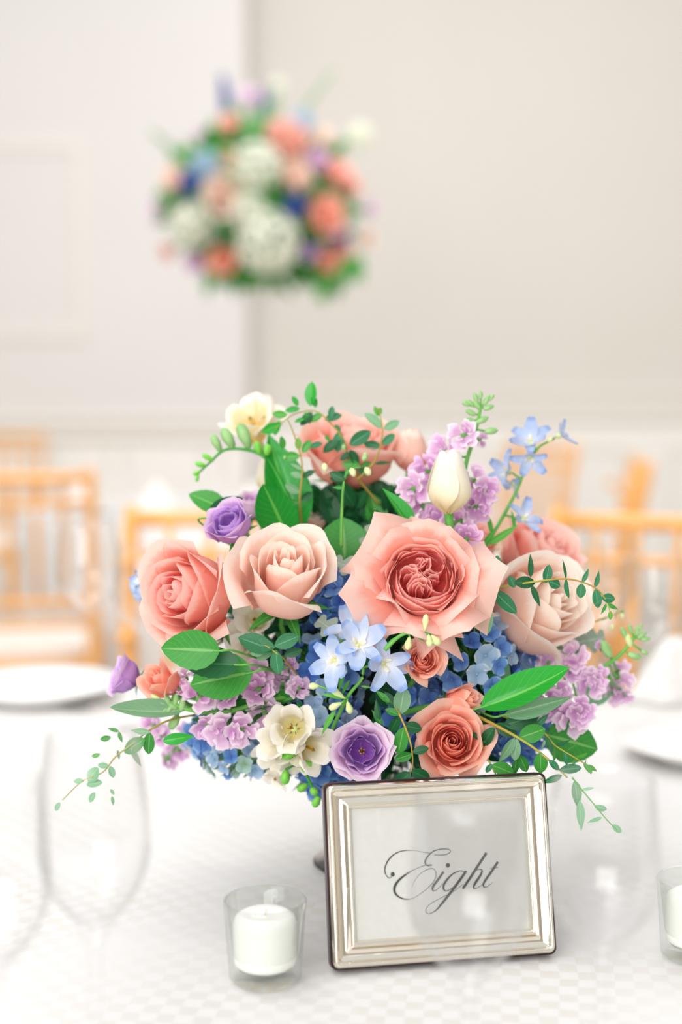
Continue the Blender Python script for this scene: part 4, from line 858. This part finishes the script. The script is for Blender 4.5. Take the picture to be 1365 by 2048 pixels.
freesia('white freesia cluster low at the front beside the open purple lisianthus', [(600, 1400, 1.0), (600, 1450, .975), (608, 1530, .98), (618, 1560, .98), (640, 1600, .98)],
    [(582, 1455, .955, 46, (-.1, .3, 1)), (545, 1482, .965, 40, (-.7, .1, .6)), (628, 1500, .955, 44, (.6, -.1, .7)), (540, 1515, .985, 34, (-.4, -.5, .7), 'ivory'), (590, 1532, .965, 32, (-.1, -.8, .5)), (550, 1560, .99, 26, (-.5, -.6, .5), 'ivory')],
    [(590, 1510, .96, 560, 1512, 9, 'bud_g'), (605, 1525, .96, 622, 1540, 14, 'bud_g'), (572, 1540, .97, 570, 1570, 10, 'bud_g'), (615, 1568, .98, 595, 1582, 9), (622, 1575, .98, 635, 1590, 9), (638, 1592, .98, 628, 1615, 9)], seed=2)
freesia('cream freesia tucked between the left coral rose and the blush rose', [(560, 1300, 1.03), (530, 1270, 1.02), (515, 1250, 1.02)],
    [(508, 1238, 1.0, 40, (-.2, .4, .9), 'ivory'), (500, 1300, 1.0, 40, (-.3, -.2, .9), 'ivory'), (480, 1275, 1.01, 36, (-.6, .2, .7), 'ivory')], seed=3)

# ---- eucalyptus sprigs ----------------------------------------------------------------------
E = 'oval'; T_ = 'thin'
sprig('eucalyptus_sprig', 'eucalyptus sprig arching over the top of the bouquet', [(760, 1010, 1.07), (705, 940, 1.06), (690, 885, 1.05), (665, 850, 1.05), (630, 822, 1.05), (585, 830, 1.05), (550, 858, 1.05)],
    [(622, 812, 1.05, 622, 763, E, 'leaf_bright'), (632, 815, 1.05, 626, 790, E, 'leaf_bright'), (596, 812, 1.05, 586, 792, E, 'leaf_bright'), (650, 840, 1.05, 684, 828, E, 'euc'), (662, 838, 1.05, 665, 812, E, 'euc'), (645, 828, 1.05, 620, 842, E, 'leaf'),
     (625, 825, 1.05, 600, 850, E, 'leaf_dark'), (600, 818, 1.05, 570, 820, E, 'leaf_bright'), (575, 830, 1.05, 545, 828, E, 'euc_young'), (560, 848, 1.05, 524, 866, E, 'leaf_bright'), (560, 842, 1.05, 548, 870, E, 'leaf_bright'), (670, 850, 1.05, 682, 862, E, 'euc'),
     (680, 862, 1.05, 674, 905, E, 'euc', .2), (700, 890, 1.04, 742, 862, E, 'euc', .2), (680, 880, 1.05, 645, 903, E, 'leaf_dark'), (660, 882, 1.05, 650, 870, E, 'leaf'), (700, 900, 1.05, 718, 930, E, 'leaf_dark'), (702, 905, 1.05, 680, 920, E, 'leaf_dark'),
     (720, 930, 1.05, 684, 928, E, 'leaf'), (722, 932, 1.05, 742, 925, E, 'leaf'), (715, 940, 1.05, 745, 948, E, 'leaf_dark'), (700, 945, 1.06, 660, 960, E, 'leaf_dark'), (590, 845, 1.05, 610, 835, E, 'leaf_bright'), (610, 825, 1.05, 622, 848, 'oval_curl', 'leaf_bright')],
    seed=1, buds=[(706, 944, 1.045, .0022), (735, 944, 1.045, .0024), (732, 912, 1.045, .002), (688, 895, 1.045, .0018, 'bud')])
sprig('eucalyptus_sprig', 'short pale eucalyptus tip standing right of the top rose', [(715, 960, 1.05), (748, 925, 1.05), (763, 885, 1.05), (765, 850, 1.05), (756, 815, 1.05)],
    [(765, 857, 1.05, 732, 824, E, 'euc_pale'), (768, 858, 1.05, 800, 843, E, 'euc_pale'), (765, 890, 1.05, 790, 868, E, 'euc', .2), (762, 892, 1.05, 728, 888, E, 'euc'), (750, 928, 1.05, 785, 922, T_, 'leaf_dark'), (757, 832, 1.05, 750, 812, E, 'euc_young'), (757, 832, 1.05, 763, 815, E, 'euc_young')], seed=2)
sprig('eucalyptus_sprig', 'slender eucalyptus branch left of the top rose', [(605, 1060, 1.05), (600, 1000, 1.04), (605, 940, 1.04), (600, 905, 1.04), (585, 860, 1.04), (575, 838, 1.04)],
    [(600, 912, 1.04, 563, 914, E, 'leaf'), (605, 905, 1.04, 622, 880, E, 'leaf'), (598, 900, 1.04, 596, 875, E, 'euc_young'), (605, 940, 1.04, 580, 925, T_, 'leaf_grey'), (605, 955, 1.04, 582, 945, E, 'leaf_grey'), (605, 955, 1.04, 630, 940, E, 'leaf_dark'), (600, 985, 1.04, 570, 970, E, 'leaf_grey'),
     (602, 1000, 1.04, 625, 985, E, 'leaf_dark'), (600, 1005, 1.04, 580, 1002, E, 'leaf'), (620, 895, 1.04, 645, 885, E, 'euc'), (567, 898, 1.04, 564, 872, E, 'leaf')], seed=3, buds=[(570, 915, 1.04, .0012, 'bud')])
sprig('bud_sprig', 'thin green bud branch rising behind the round leaf', [(683, 1095, 1.0), (684, 1030, 1.0), (688, 965, 1.0), (700, 940, 1.01), (722, 935, 1.01)], [(690, 960, 1.0, 660, 945, E, 'leaf_dark'), (688, 975, 1.0, 665, 975, 'lance', 'leaf'), (690, 950, 1.0, 712, 925, 'lance', 'leaf')],
    smat='stem', r=.0013, seed=4, cat='greenery', buds=[(706, 945, 1.0, .0026), (736, 943, 1.0, .0026), (650, 935, 1.0, .0024), (730, 915, 1.0, .0022, 'bud')], group='thin green branches')
sprig('eucalyptus_sprig', 'long eucalyptus sprig arching right across the blush rose', [(940, 1195, .97), (985, 1178, .965), (1060, 1165, .96), (1135, 1158, .96), (1190, 1175, .965), (1215, 1205, .965), (1222, 1235, .965)],
    [(983, 1178, .96, 997, 1112, E, 'euc', .1), (985, 1180, .96, 1036, 1227, E, 'euc', .1, 0, .75), (1030, 1175, .96, 1020, 1152, E, 'euc', 0, 0, 1.3), (1030, 1165, .96, 1072, 1165, E, 'leaf_dark', .1, 0, 1.1), (1062, 1155, .96, 1063, 1108, T_, 'leaf_dark'), (1064, 1170, .96, 1081, 1215, T_, 'leaf_dark'),
     (1092, 1166, .96, 1100, 1130, E, 'euc', .1), (1098, 1162, .96, 1122, 1172, E, 'euc', 0, 0, 1.6), (1133, 1158, .96, 1128, 1118, T_, 'leaf_dark', .2, 0, .6), (1134, 1158, .96, 1135, 1197, E, 'euc', 1.1, 0, .8), (1165, 1165, .962, 1180, 1138, 'lance', 'euc'), (1164, 1167, .962, 1162, 1197, E, 'euc', .1, 0, 1.2),
     (1190, 1175, .965, 1202, 1142, 'lance', 'euc'), (1192, 1178, .965, 1198, 1217, E, 'euc', .1, 0, .9), (1204, 1195, .965, 1232, 1198, E, 'euc', .1, 0, 1.3), (1205, 1197, .965, 1190, 1210, E, 'euc'), (1215, 1207, .965, 1238, 1220, 'lance', 'leaf'), (1213, 1207, .965, 1205, 1230, 'lance', 'leaf'), (1221, 1222, .965, 1222, 1240, E, 'euc_young')], seed=5)
sprig('eucalyptus_sprig', 'eucalyptus cluster in front of the cream freesia below the blush rose', [(600, 1355, 1.0), (570, 1320, .96), (545, 1300, .955), (530, 1290, .955)],
    [(550, 1295, .955, 498, 1285, E, 'euc', .1), (548, 1302, .955, 478, 1272, E, 'euc', .2), (550, 1292, .95, 598, 1272, E, 'euc', .1, 0, 1.1), (552, 1300, .955, 556, 1350, E, 'euc', .3), (570, 1310, .96, 605, 1300, E, 'leaf_dark'), (545, 1305, .96, 512, 1318, E, 'euc_pale'), (575, 1315, .96, 552, 1318, E, 'leaf_dark'), (535, 1298, .955, 500, 1308, E, 'euc_pale'),
     (540, 1330, .96, 575, 1335, E, 'leaf_grey')], seed=6)
sprig('eucalyptus_sprig', 'eucalyptus sprig hanging down between lisianthus and coral rose', [(780, 1400, .96), (800, 1430, .945), (820, 1480, .94), (826, 1520, .94), (822, 1545, .938)],
    [(822, 1545, .935, 788, 1574, E, 'leaf_dark', .1, 0, 1.15), (824, 1542, .935, 862, 1560, E, 'leaf_dark', .1, 0, 1.15), (826, 1505, .94, 858, 1495, E, 'leaf_dark'), (825, 1508, .94, 790, 1520, E, 'leaf'), (808, 1452, .945, 845, 1458, E, 'leaf_dark', 0, 0, 1.2), (808, 1455, .945, 796, 1510, E, 'leaf', .2), (798, 1430, .945, 772, 1418, E, 'leaf'),
     (800, 1428, .95, 810, 1375, E, 'leaf_grey', .1, 0, 1.2), (798, 1432, .95, 780, 1470, E, 'leaf_dark'), (780, 1405, .95, 752, 1380, 'lance', 'leaf'), (790, 1415, .95, 770, 1385, E, 'leaf_dark'), (760, 1440, .955, 750, 1400, 'lance', 'leaf_dark'), (765, 1450, .955, 745, 1420, 'lance', 'leaf')], seed=7)
sprig('eucalyptus_sprig', 'long eucalyptus branch reaching down right over the frame corner', [(940, 1425, .97), (1000, 1455, .95), (1060, 1490, .94), (1110, 1530, .93), (1135, 1555, .92)],
    [(1030, 1475, .945, 1000, 1530, 'lance', 'leaf_grey'), (1035, 1478, .945, 1028, 1522, E, 'leaf_grey'), (1038, 1476, .945, 1092, 1458, E, 'leaf', .1, 0, 1.2), (1035, 1470, .95, 990, 1450, E, 'leaf_dark'), (1082, 1505, .935, 1082, 1548, E, 'leaf', .1, 0, 1.2), (1120, 1540, .925, 1165, 1535, E, 'euc', 0, 0, .8), (1118, 1540, .925, 1100, 1520, E, 'euc'),
     (1090, 1480, .94, 1085, 1500, 'lance', 'leaf_grey'), (1125, 1550, .92, 1085, 1568, 'lance', 'euc'), (1010, 1450, .95, 1080, 1430, E, 'leaf_dark', .1), (990, 1455, .95, 960, 1495, E, 'leaf_dark')], smat='stem_y', r=.0014, seed=8)
sprig('eucalyptus_sprig', 'young eucalyptus tips dangling right of the frame top', [(1000, 1430, .97), (1080, 1460, .95), (1110, 1490, .95), (1150, 1515, .945), (1175, 1530, .945)], auto=6, L=(.018, .009), kinds=('oval', 'lance'), mats=('euc', 'leaf'), tipmat='euc_young', seed=9)
sprig('eucalyptus_sprig', 'small eucalyptus shoot right beside the lower coral rose', [(955, 1440, .96), (965, 1490, .95), (985, 1535, .94), (993, 1550, .94)],
    [(985, 1530, .94, 1030, 1548, E, 'leaf', .1, 0, 1.1), (985, 1528, .94, 972, 1545, E, 'euc'), (965, 1485, .95, 985, 1480, 'lance', 'leaf_dark'), (1040, 1510, .95, 1055, 1545, E, 'leaf'), (1035, 1512, .95, 1028, 1560, 'lance', 'leaf'), (962, 1480, .95, 945, 1465, E, 'leaf_dark')], seed=10)
sprig('eucalyptus_sprig', 'drooping eucalyptus twig in front of the glass right of the frame', [(1145, 1555, .92), (1165, 1580, .92), (1190, 1610, .92), (1215, 1640, .92), (1235, 1660, .92)],
    [(1150, 1560, .92, 1160, 1620, 'lance', 'leaf_grey'), (1160, 1600, .92, 1165, 1665, T_, 'euc_pale'), (1190, 1612, .92, 1215, 1620, E, 'euc_pale'), (1165, 1580, .92, 1190, 1575, T_, 'euc_pale'), (1225, 1650, .92, 1245, 1665, E, 'euc_pale'), (1205, 1635, .92, 1175, 1645, T_, 'euc_pale')], r=.0006, smat='stem', seed=11)
sprig('eucalyptus_sprig', 'delicate eucalyptus sprig trailing down to the left of the bouquet', [(390, 1430, 1.0), (340, 1440, .98), (300, 1460, .97), (255, 1495, .965), (230, 1515, .965), (205, 1545, .965), (165, 1562, .965), (125, 1600, .965)],
    [(325, 1482, .96, 388, 1472, 'lance', 'leaf_bright', .1, 0, 1.1), (290, 1478, .965, 247, 1505, E, 'leaf', .1, 0, 1.1), (300, 1465, .965, 260, 1460, 'lance', 'leaf_grey'), (300, 1465, .965, 296, 1510, E, 'leaf', .1), (238, 1463, .97, 214, 1455, 'lance', 'leaf'), (238, 1463, .97, 244, 1487, 'lance', 'leaf'), (222, 1474, .97, 200, 1480, E, 'leaf'),
     (200, 1508, .965, 183, 1514, E, 'euc_young'), (196, 1535, .965, 175, 1565, E, 'euc_pale', .1, 0, 1.3), (218, 1532, .965, 195, 1530, E, 'euc_pale'), (220, 1532, .965, 228, 1556, E, 'euc_pale'), (205, 1565, .965, 172, 1568, E, 'euc_pale'), (168, 1562, .965, 147, 1562, E, 'euc_pale'), (190, 1585, .965, 178, 1605, E, 'euc_pale'), (120, 1605, .965, 110, 1622, E, 'euc_pale'),
     (222, 1578, .965, 228, 1590, E, 'euc_pale'), (224, 1592, .965, 228, 1612, 'lance', 'euc_pale'), (262, 1495, .965, 283, 1535, T_, 'leaf_grey'), (235, 1500, .965, 240, 1520, 'lance', 'leaf_grey')], r=.0008, seed=12)
sprig('grass_sprig', 'thin yellow green stem with tiny buds reaching right over the stock', [(1150, 1260, 1.04), (1200, 1240, 1.05), (1240, 1225, 1.06)], auto=3, L=(.008, .006), kinds=('thin',), mats=('euc_young',), seed=13, cat='greenery', group='thin green branches', buds=[(1225, 1255, 1.05, .0018, 'bud_c'), (1245, 1232, 1.06, .0016, 'bud_c')])

# ---- large leaves ------------------------------------------------------------------------------
bigleaf('upper green leaf behind the purple lisianthus at left', 450, 1020, 379, 982, 1.04, 'broad', 'leaf', .2)
bigleaf('dark green leaf just behind the purple lisianthus', 418, 1035, 485, 995, 1.02, 'broad', 'leaf_dark', .2, 0, .9)
bigleaf('long dark green leaf folded upright behind the blush rose', 590, 1075, 540, 865, 1.05, 'ribbon', 'leaf_bright', .3, .02, 1.35)
bigleaf('wide green leaf standing behind the blush rose', 575, 1075, 530, 960, 1.035, 'broad_curl', 'leaf_bright', -.2, 0, 1.4)
bigleaf('round deep green leaf between the blush rose and the dusty miller', 690, 1120, 685, 1035, 1.03, 'broad', 'leaf', .0, 0, 2.1)
bigleaf('bright green blade rising behind the garden rose', 825, 1065, 768, 975, 1.0, 'ribbon', 'leaf_bright', .5, 0, 1.1)
bigleaf('pale glossy leaf right under the garden rose', 960, 1195, 975, 1272, .96, 'broad', 'euc_pale', .3, 0, .85)
bigleaf('green leaf tucked under the left coral rose', 440, 1302, 318, 1296, .925, 'broad', 'leaf', -.15, 0, 1.1)
bigleaf('dark leaf overlapping below the left coral rose', 480, 1330, 362, 1322, .935, 'broad', 'leaf_dark', .1, 0, .9)
bigleaf('broad veined leaf above the lilac stock at left', 505, 1345, 375, 1365, .95, 'broad', 'leaf', .1, 0, 1.2)
bigleaf('curved bright green leaf lying over the blue hydrangea at right', 962, 1415, 1148, 1360, .955, 'broad_curl', 'leaf_bright', -.3, 0, .75)
bigleaf('pale green leaf curling below the bright green leaf', 1008, 1430, 1145, 1395, .95, 'ribbon', 'leaf_grey', .2, 0, .8)
bigleaf('serrated round green leaf at the lower right of the bouquet', 1090, 1468, 1203, 1500, .995, 'broad', 'leaf', .1, 0, 1.25)
bigleaf('dark leaf beside the big blue hydrangea on the right', 975, 1390, 1010, 1310, .985, 'broad', 'leaf_dark', .1, 0, 1.2)
bigleaf('long grey green leaf pointing left below the small coral rose', 370, 1420, 225, 1436, .985, 'broad_curl', 'leaf_grey', .3, 0, .6)
bigleaf('long green stem leaf under the lilac stock', 600, 1395, 430, 1430, .99, 'ribbon', 'leaf', .3, 0, .7)
bigleaf('dark green leaf under the lilac stock at left', 500, 1445, 380, 1432, .995, 'lance', 'leaf_dark', .2)
bigleaf('leaf seen between the left coral rose and blush rose', 500, 1215, 455, 1130, 1.02, 'broad', 'leaf', .2)
bigleaf('pale green leaf among the lilac stock at far right', 1165, 1390, 1230, 1385, 1.05, 'broad', 'euc_pale', .2, 0, 1.2)
bigleaf('dark leaf under the blush rose on the right', 1110, 1290, 1190, 1280, 1.05, 'broad', 'leaf_grey', .2)
bigleaf('green leaf below the top rose', 760, 1060, 745, 985, 1.07, 'broad', 'leaf', .2)
bigleaf('dark leaf below the top rose on the left', 670, 1050, 650, 975, 1.07, 'broad', 'leaf_dark', .2)
for (a, b_, c, d, Y, w, lab) in ((735, 1125, 770, 1035, 1.02, 1.0, 'silvery dusty miller leaf upright left of the garden rose'), (745, 1160, 672, 1115, 1.0, .9, 'silvery dusty miller leaf beside the blush rose rim'), (700, 1290, 640, 1235, .975, 1.0, 'silvery dusty miller leaf above the light blue delphinium'),
     (690, 1270, 705, 1228, .97, .8, 'small dusty miller leaf tip below the blue hydrangea'), (750, 1150, 700, 1150, .99, .9, 'crinkled dusty miller leaf at the left petal tip of the garden rose'), (1130, 1290, 1215, 1275, 1.05, 1.0, 'pale dusty miller leaf below the blush rose at right')):
    bigleaf(lab, a, b_, c, d, Y, 'lobe', 'dusty', .2, 0, w, 'dusty_miller_leaf')

# ---- tall arrangement on the back table ------------------------------------------------------------
YB = 4.15
def C5(x, y, dy=0.0): return P(260 + x / 2.528, 120 + y / 2.528, YB + dy)
def joined_rose(seed, mats):
    g1 = G()
    for (pg, inner, ang, off) in rose_petals(.5, .6, 20, seed, .6): g1.xf(Matrix.Translation(off) @ Matrix.Rotation(ang, 4, 'Z'), pg)
    return g1.mesh('bloom', M[mats])
JR = {k: joined_rose(i + 70, k) for i, k in enumerate(('coralpink', 'blush', 'peach', 'coral', 'blush_pale', 'lilac', 'purple', 'lilac_pale'))}
def joined_hyd(mat):
    g = G(); rr = random.Random(3); n = 60
    for k in range(n):
        z = 1 - 2 * (k + .5) / n; a = k * 2.39996; q = math.sqrt(1 - z * z); d = Vector((q * math.cos(a), q * math.sin(a), z)); g.xf(axes(d * .44, d, rr.uniform(0, 6), .24), HF[k % 4])
    return g.mesh('bloom', M[mat])
JH = {k: joined_hyd(k) for k in ('whiteh', 'indigo', 'hyd_pale')}
SB = 1 / 2.528 * YB / FPX
arr = [('rose', 'coralpink', 800, 410, 105, 'large pink rose high right of centre'), ('rose', 'coralpink', 505, 325, 55, 'coral rose below the left blue spike'), ('rose', 'peach', 495, 505, 55, 'small peach rose left of the upper white hydrangea'), ('hydrangea', 'whiteh', 645, 545, 112, 'upper white hydrangea'),
       ('rose', 'blush_pale', 838, 592, 78, 'pale peach rose right of the upper white hydrangea'), ('rose', 'blush', 485, 692, 105, 'large pale pink rose left of centre'), ('hydrangea', 'whiteh', 310, 835, 100, 'left white hydrangea'), ('hydrangea', 'whiteh', 595, 765, 88, 'small white hydrangea at the centre'), ('hydrangea', 'whiteh', 700, 915, 140, 'largest white hydrangea, bottom centre'),
       ('rose', 'coral', 980, 785, 98, 'large coral rose at the right'), ('rose', 'coralpink', 1050, 580, 70, 'coral pink rose at the upper right'), ('rose', 'coralpink', 1115, 635, 55, 'coral pink rose just below the upper right one'), ('rose', 'coral', 1000, 1010, 68, 'orange rose at the lower right'), ('rose', 'peach', 1070, 960, 55, 'light orange rose above the lower right orange one'),
       ('rose', 'coral', 470, 1010, 75, 'orange rose at the lower left'), ('rose', 'peach', 195, 970, 42, 'small orange rose at the far left bottom'), ('lisianthus', 'lilac', 335, 1020, 52, 'lilac bloom at the lower left'), ('lisianthus', 'purple', 900, 965, 42, 'small purple bloom at the lower right'), ('rose', 'blush', 225, 600, 66, 'pink rose at the far left'),
       ('hydrangea', 'indigo', 320, 620, 60, 'indigo bloom beside the far left pink rose'), ('hydrangea', 'hyd_pale', 395, 540, 72, 'pale blue hydrangea at the left'), ('hydrangea', 'indigo', 830, 740, 55, 'indigo bloom right of centre'), ('hydrangea', 'indigo', 1055, 880, 52, 'indigo bloom under the large coral rose'), ('lisianthus', 'lilac_pale', 600, 190, 55, 'pale lilac bloom between the blue spikes'),
       ('hydrangea', 'hyd_pale', 865, 320, 55, 'pale blue bloom above the large pink rose'), ('rose', 'blush_pale', 980, 395, 50, 'pale pink rose at the upper right'), ('lisianthus', 'lilac', 940, 505, 55, 'lilac bloom right of the large pink rose'), ('hydrangea', 'whiteh', 1160, 385, 60, 'faint white bloom at the far right top'), ('lisianthus', 'lilac_pale', 1215, 750, 42, 'faint lilac bloom at the far right'),
       ('rose', 'blush_pale', 1195, 910, 48, 'pale peach rose at the far right bottom'), ('lisianthus', 'lilac_pale', 160, 755, 60, 'faint lilac bloom at the far left'), ('lisianthus', 'lilac', 355, 375, 28, 'tiny lilac bloom at the upper left'), ('hydrangea', 'whiteh', 750, 130, 35, 'tiny white bloom at the very top')]
cB = C5(660, 720); stB = Vector((cB.x, YB, 0))
rr = random.Random(9)
for (kd, mt, x, y, r, lab) in arr:
    q = ((x - 660) / 520) ** 2 + ((y - 720) / 520) ** 2; dy = -.20 * math.sqrt(max(0, 1 - q)); dy = dy if q < 1 else .02
    p = C5(x, y, dy); d = Vector(((x - 660) / 520, -1.0, (720 - y) / 520 + .15)).normalized(); s = r * 2 * SB * 1.14; cat = {'rose': 'rose', 'hydrangea': 'hydrangea', 'lisianthus': 'lisianthus'}[kd]
    t = thing(kd, 'blurred tall arrangement: ' + lab, cat, 'flowers of the tall arrangement', axes(p, d, rr.uniform(0, 6), s))
    ob('bloom', (JH if kd == 'hydrangea' else JR)[mt], t, Matrix.Translation((0, 0, -.3 if kd != 'hydrangea' else 0)))
    inv = t.matrix_basis.inverted(); g = G(); g.tube([inv @ (p - d * s * .25), inv @ (p * .5 + Vector((cB.x, YB, cB.z)) * .5), inv @ Vector((cB.x, YB, cB.z - .08))], .004 / s, 5); ob('stem', g.mesh('stem', M['stem']), t)
def spike(label, x0, y0, x1, y1, mat, w, n=26):
    a, b_ = C5(x0, y0, -.03), C5(x1, y1, -.03); t = thing('delphinium', 'blurred tall arrangement: ' + label, 'delphinium', 'flowers of the tall arrangement', Matrix.Translation(a)); L = b_ - a
    g = G(); rr2 = random.Random(x0)
    for k in range(n):
        s = k / n; an = k * 2.4; side = Vector((math.cos(an), math.sin(an), .2)).normalized(); g.xf(axes(L * s + side * w * (1 - .6 * s), side, 0, w * 2.2 * (1 - .5 * s)), HF[k % 4])
    ob('florets', g.mesh('florets', M[mat]), t); g = G(); g.tube([Vector((cB.x, YB, cB.z)) - a, Vector((0, 0, 0)), L], .003, 5); ob('stem', g.mesh('stem', M['stem']), t)
spike('left blue spike at the top', 495, 260, 468, 75, 'indigo', .013); spike('right blue spike at the top', 690, 400, 688, 140, 'indigo', .015); spike('dark blue spike right of centre', 850, 800, 900, 640, 'indigo', .016)
spike('grey blue spike reaching upper left', 280, 510, 110, 360, 'leaf_grey', .010); spike('pale green tip reaching upper right', 880, 260, 1030, 50, 'euc_pale', .006)
g = G()
for k in range(1100):
    a = rr.uniform(0, 2 * PI); z = rr.uniform(-1, 1); q = math.sqrt(1 - z * z); n_ = Vector((q * math.cos(a), q * math.sin(a), z)); s = rr.uniform(.6, 1)
    p = cB + Vector((n_.x * .245 * s, n_.y * .2 * s, n_.z * .225 * s)); dd = (n_ + Vector((rr.uniform(-1, 1), rr.uniform(-1, 1), rr.uniform(-1, 1))) * .8).normalized(); g.xf(leafmtx(p, dd, n_, rr.uniform(.05, .09), .9), LG['lance'])
for (x, y) in ((950, 1130), (600, 1060), (1130, 1040), (930, 1080), (420, 1080), (560, 1100), (1000, 1100), (660, 1050), (200, 700)):
    for k in range(9):
        p = C5(x + rr.uniform(-60, 60), y - 40 + rr.uniform(-30, 30), rr.uniform(-.1, .05)); dd = Vector((rr.uniform(-.8, .8), rr.uniform(-.6, .2), -1)).normalized(); g.xf(leafmtx(p, dd, Vector((0, -1, .2)), rr.uniform(.05, .085), .9), LG['lance'])
tag(ob('filler_foliage', g.mesh('filler_foliage', M['leaf'])), 'blurred green leaves filling the tall arrangement at the back', 'foliage', kind='stuff')
g = G(); zt = cB.z - .10 - TZ
g.lathe([(.0005, 0), (.085, 0), (.088, .004), (.06, .012), (.022, .03), (.014, .08), (.016, zt * .6), (.03, zt * .85), (.06, zt), (.057, zt), (.026, zt * .85), (.012, zt * .6), (.0005, zt * .5)], 40)
tag(ob('trumpet_vase', g.mesh('trumpet_vase', M['thin']), None, Matrix.Translation((cB.x, YB, TZ + .001))), 'tall clear glass stand carrying the blurred arrangement at the back', 'vase')
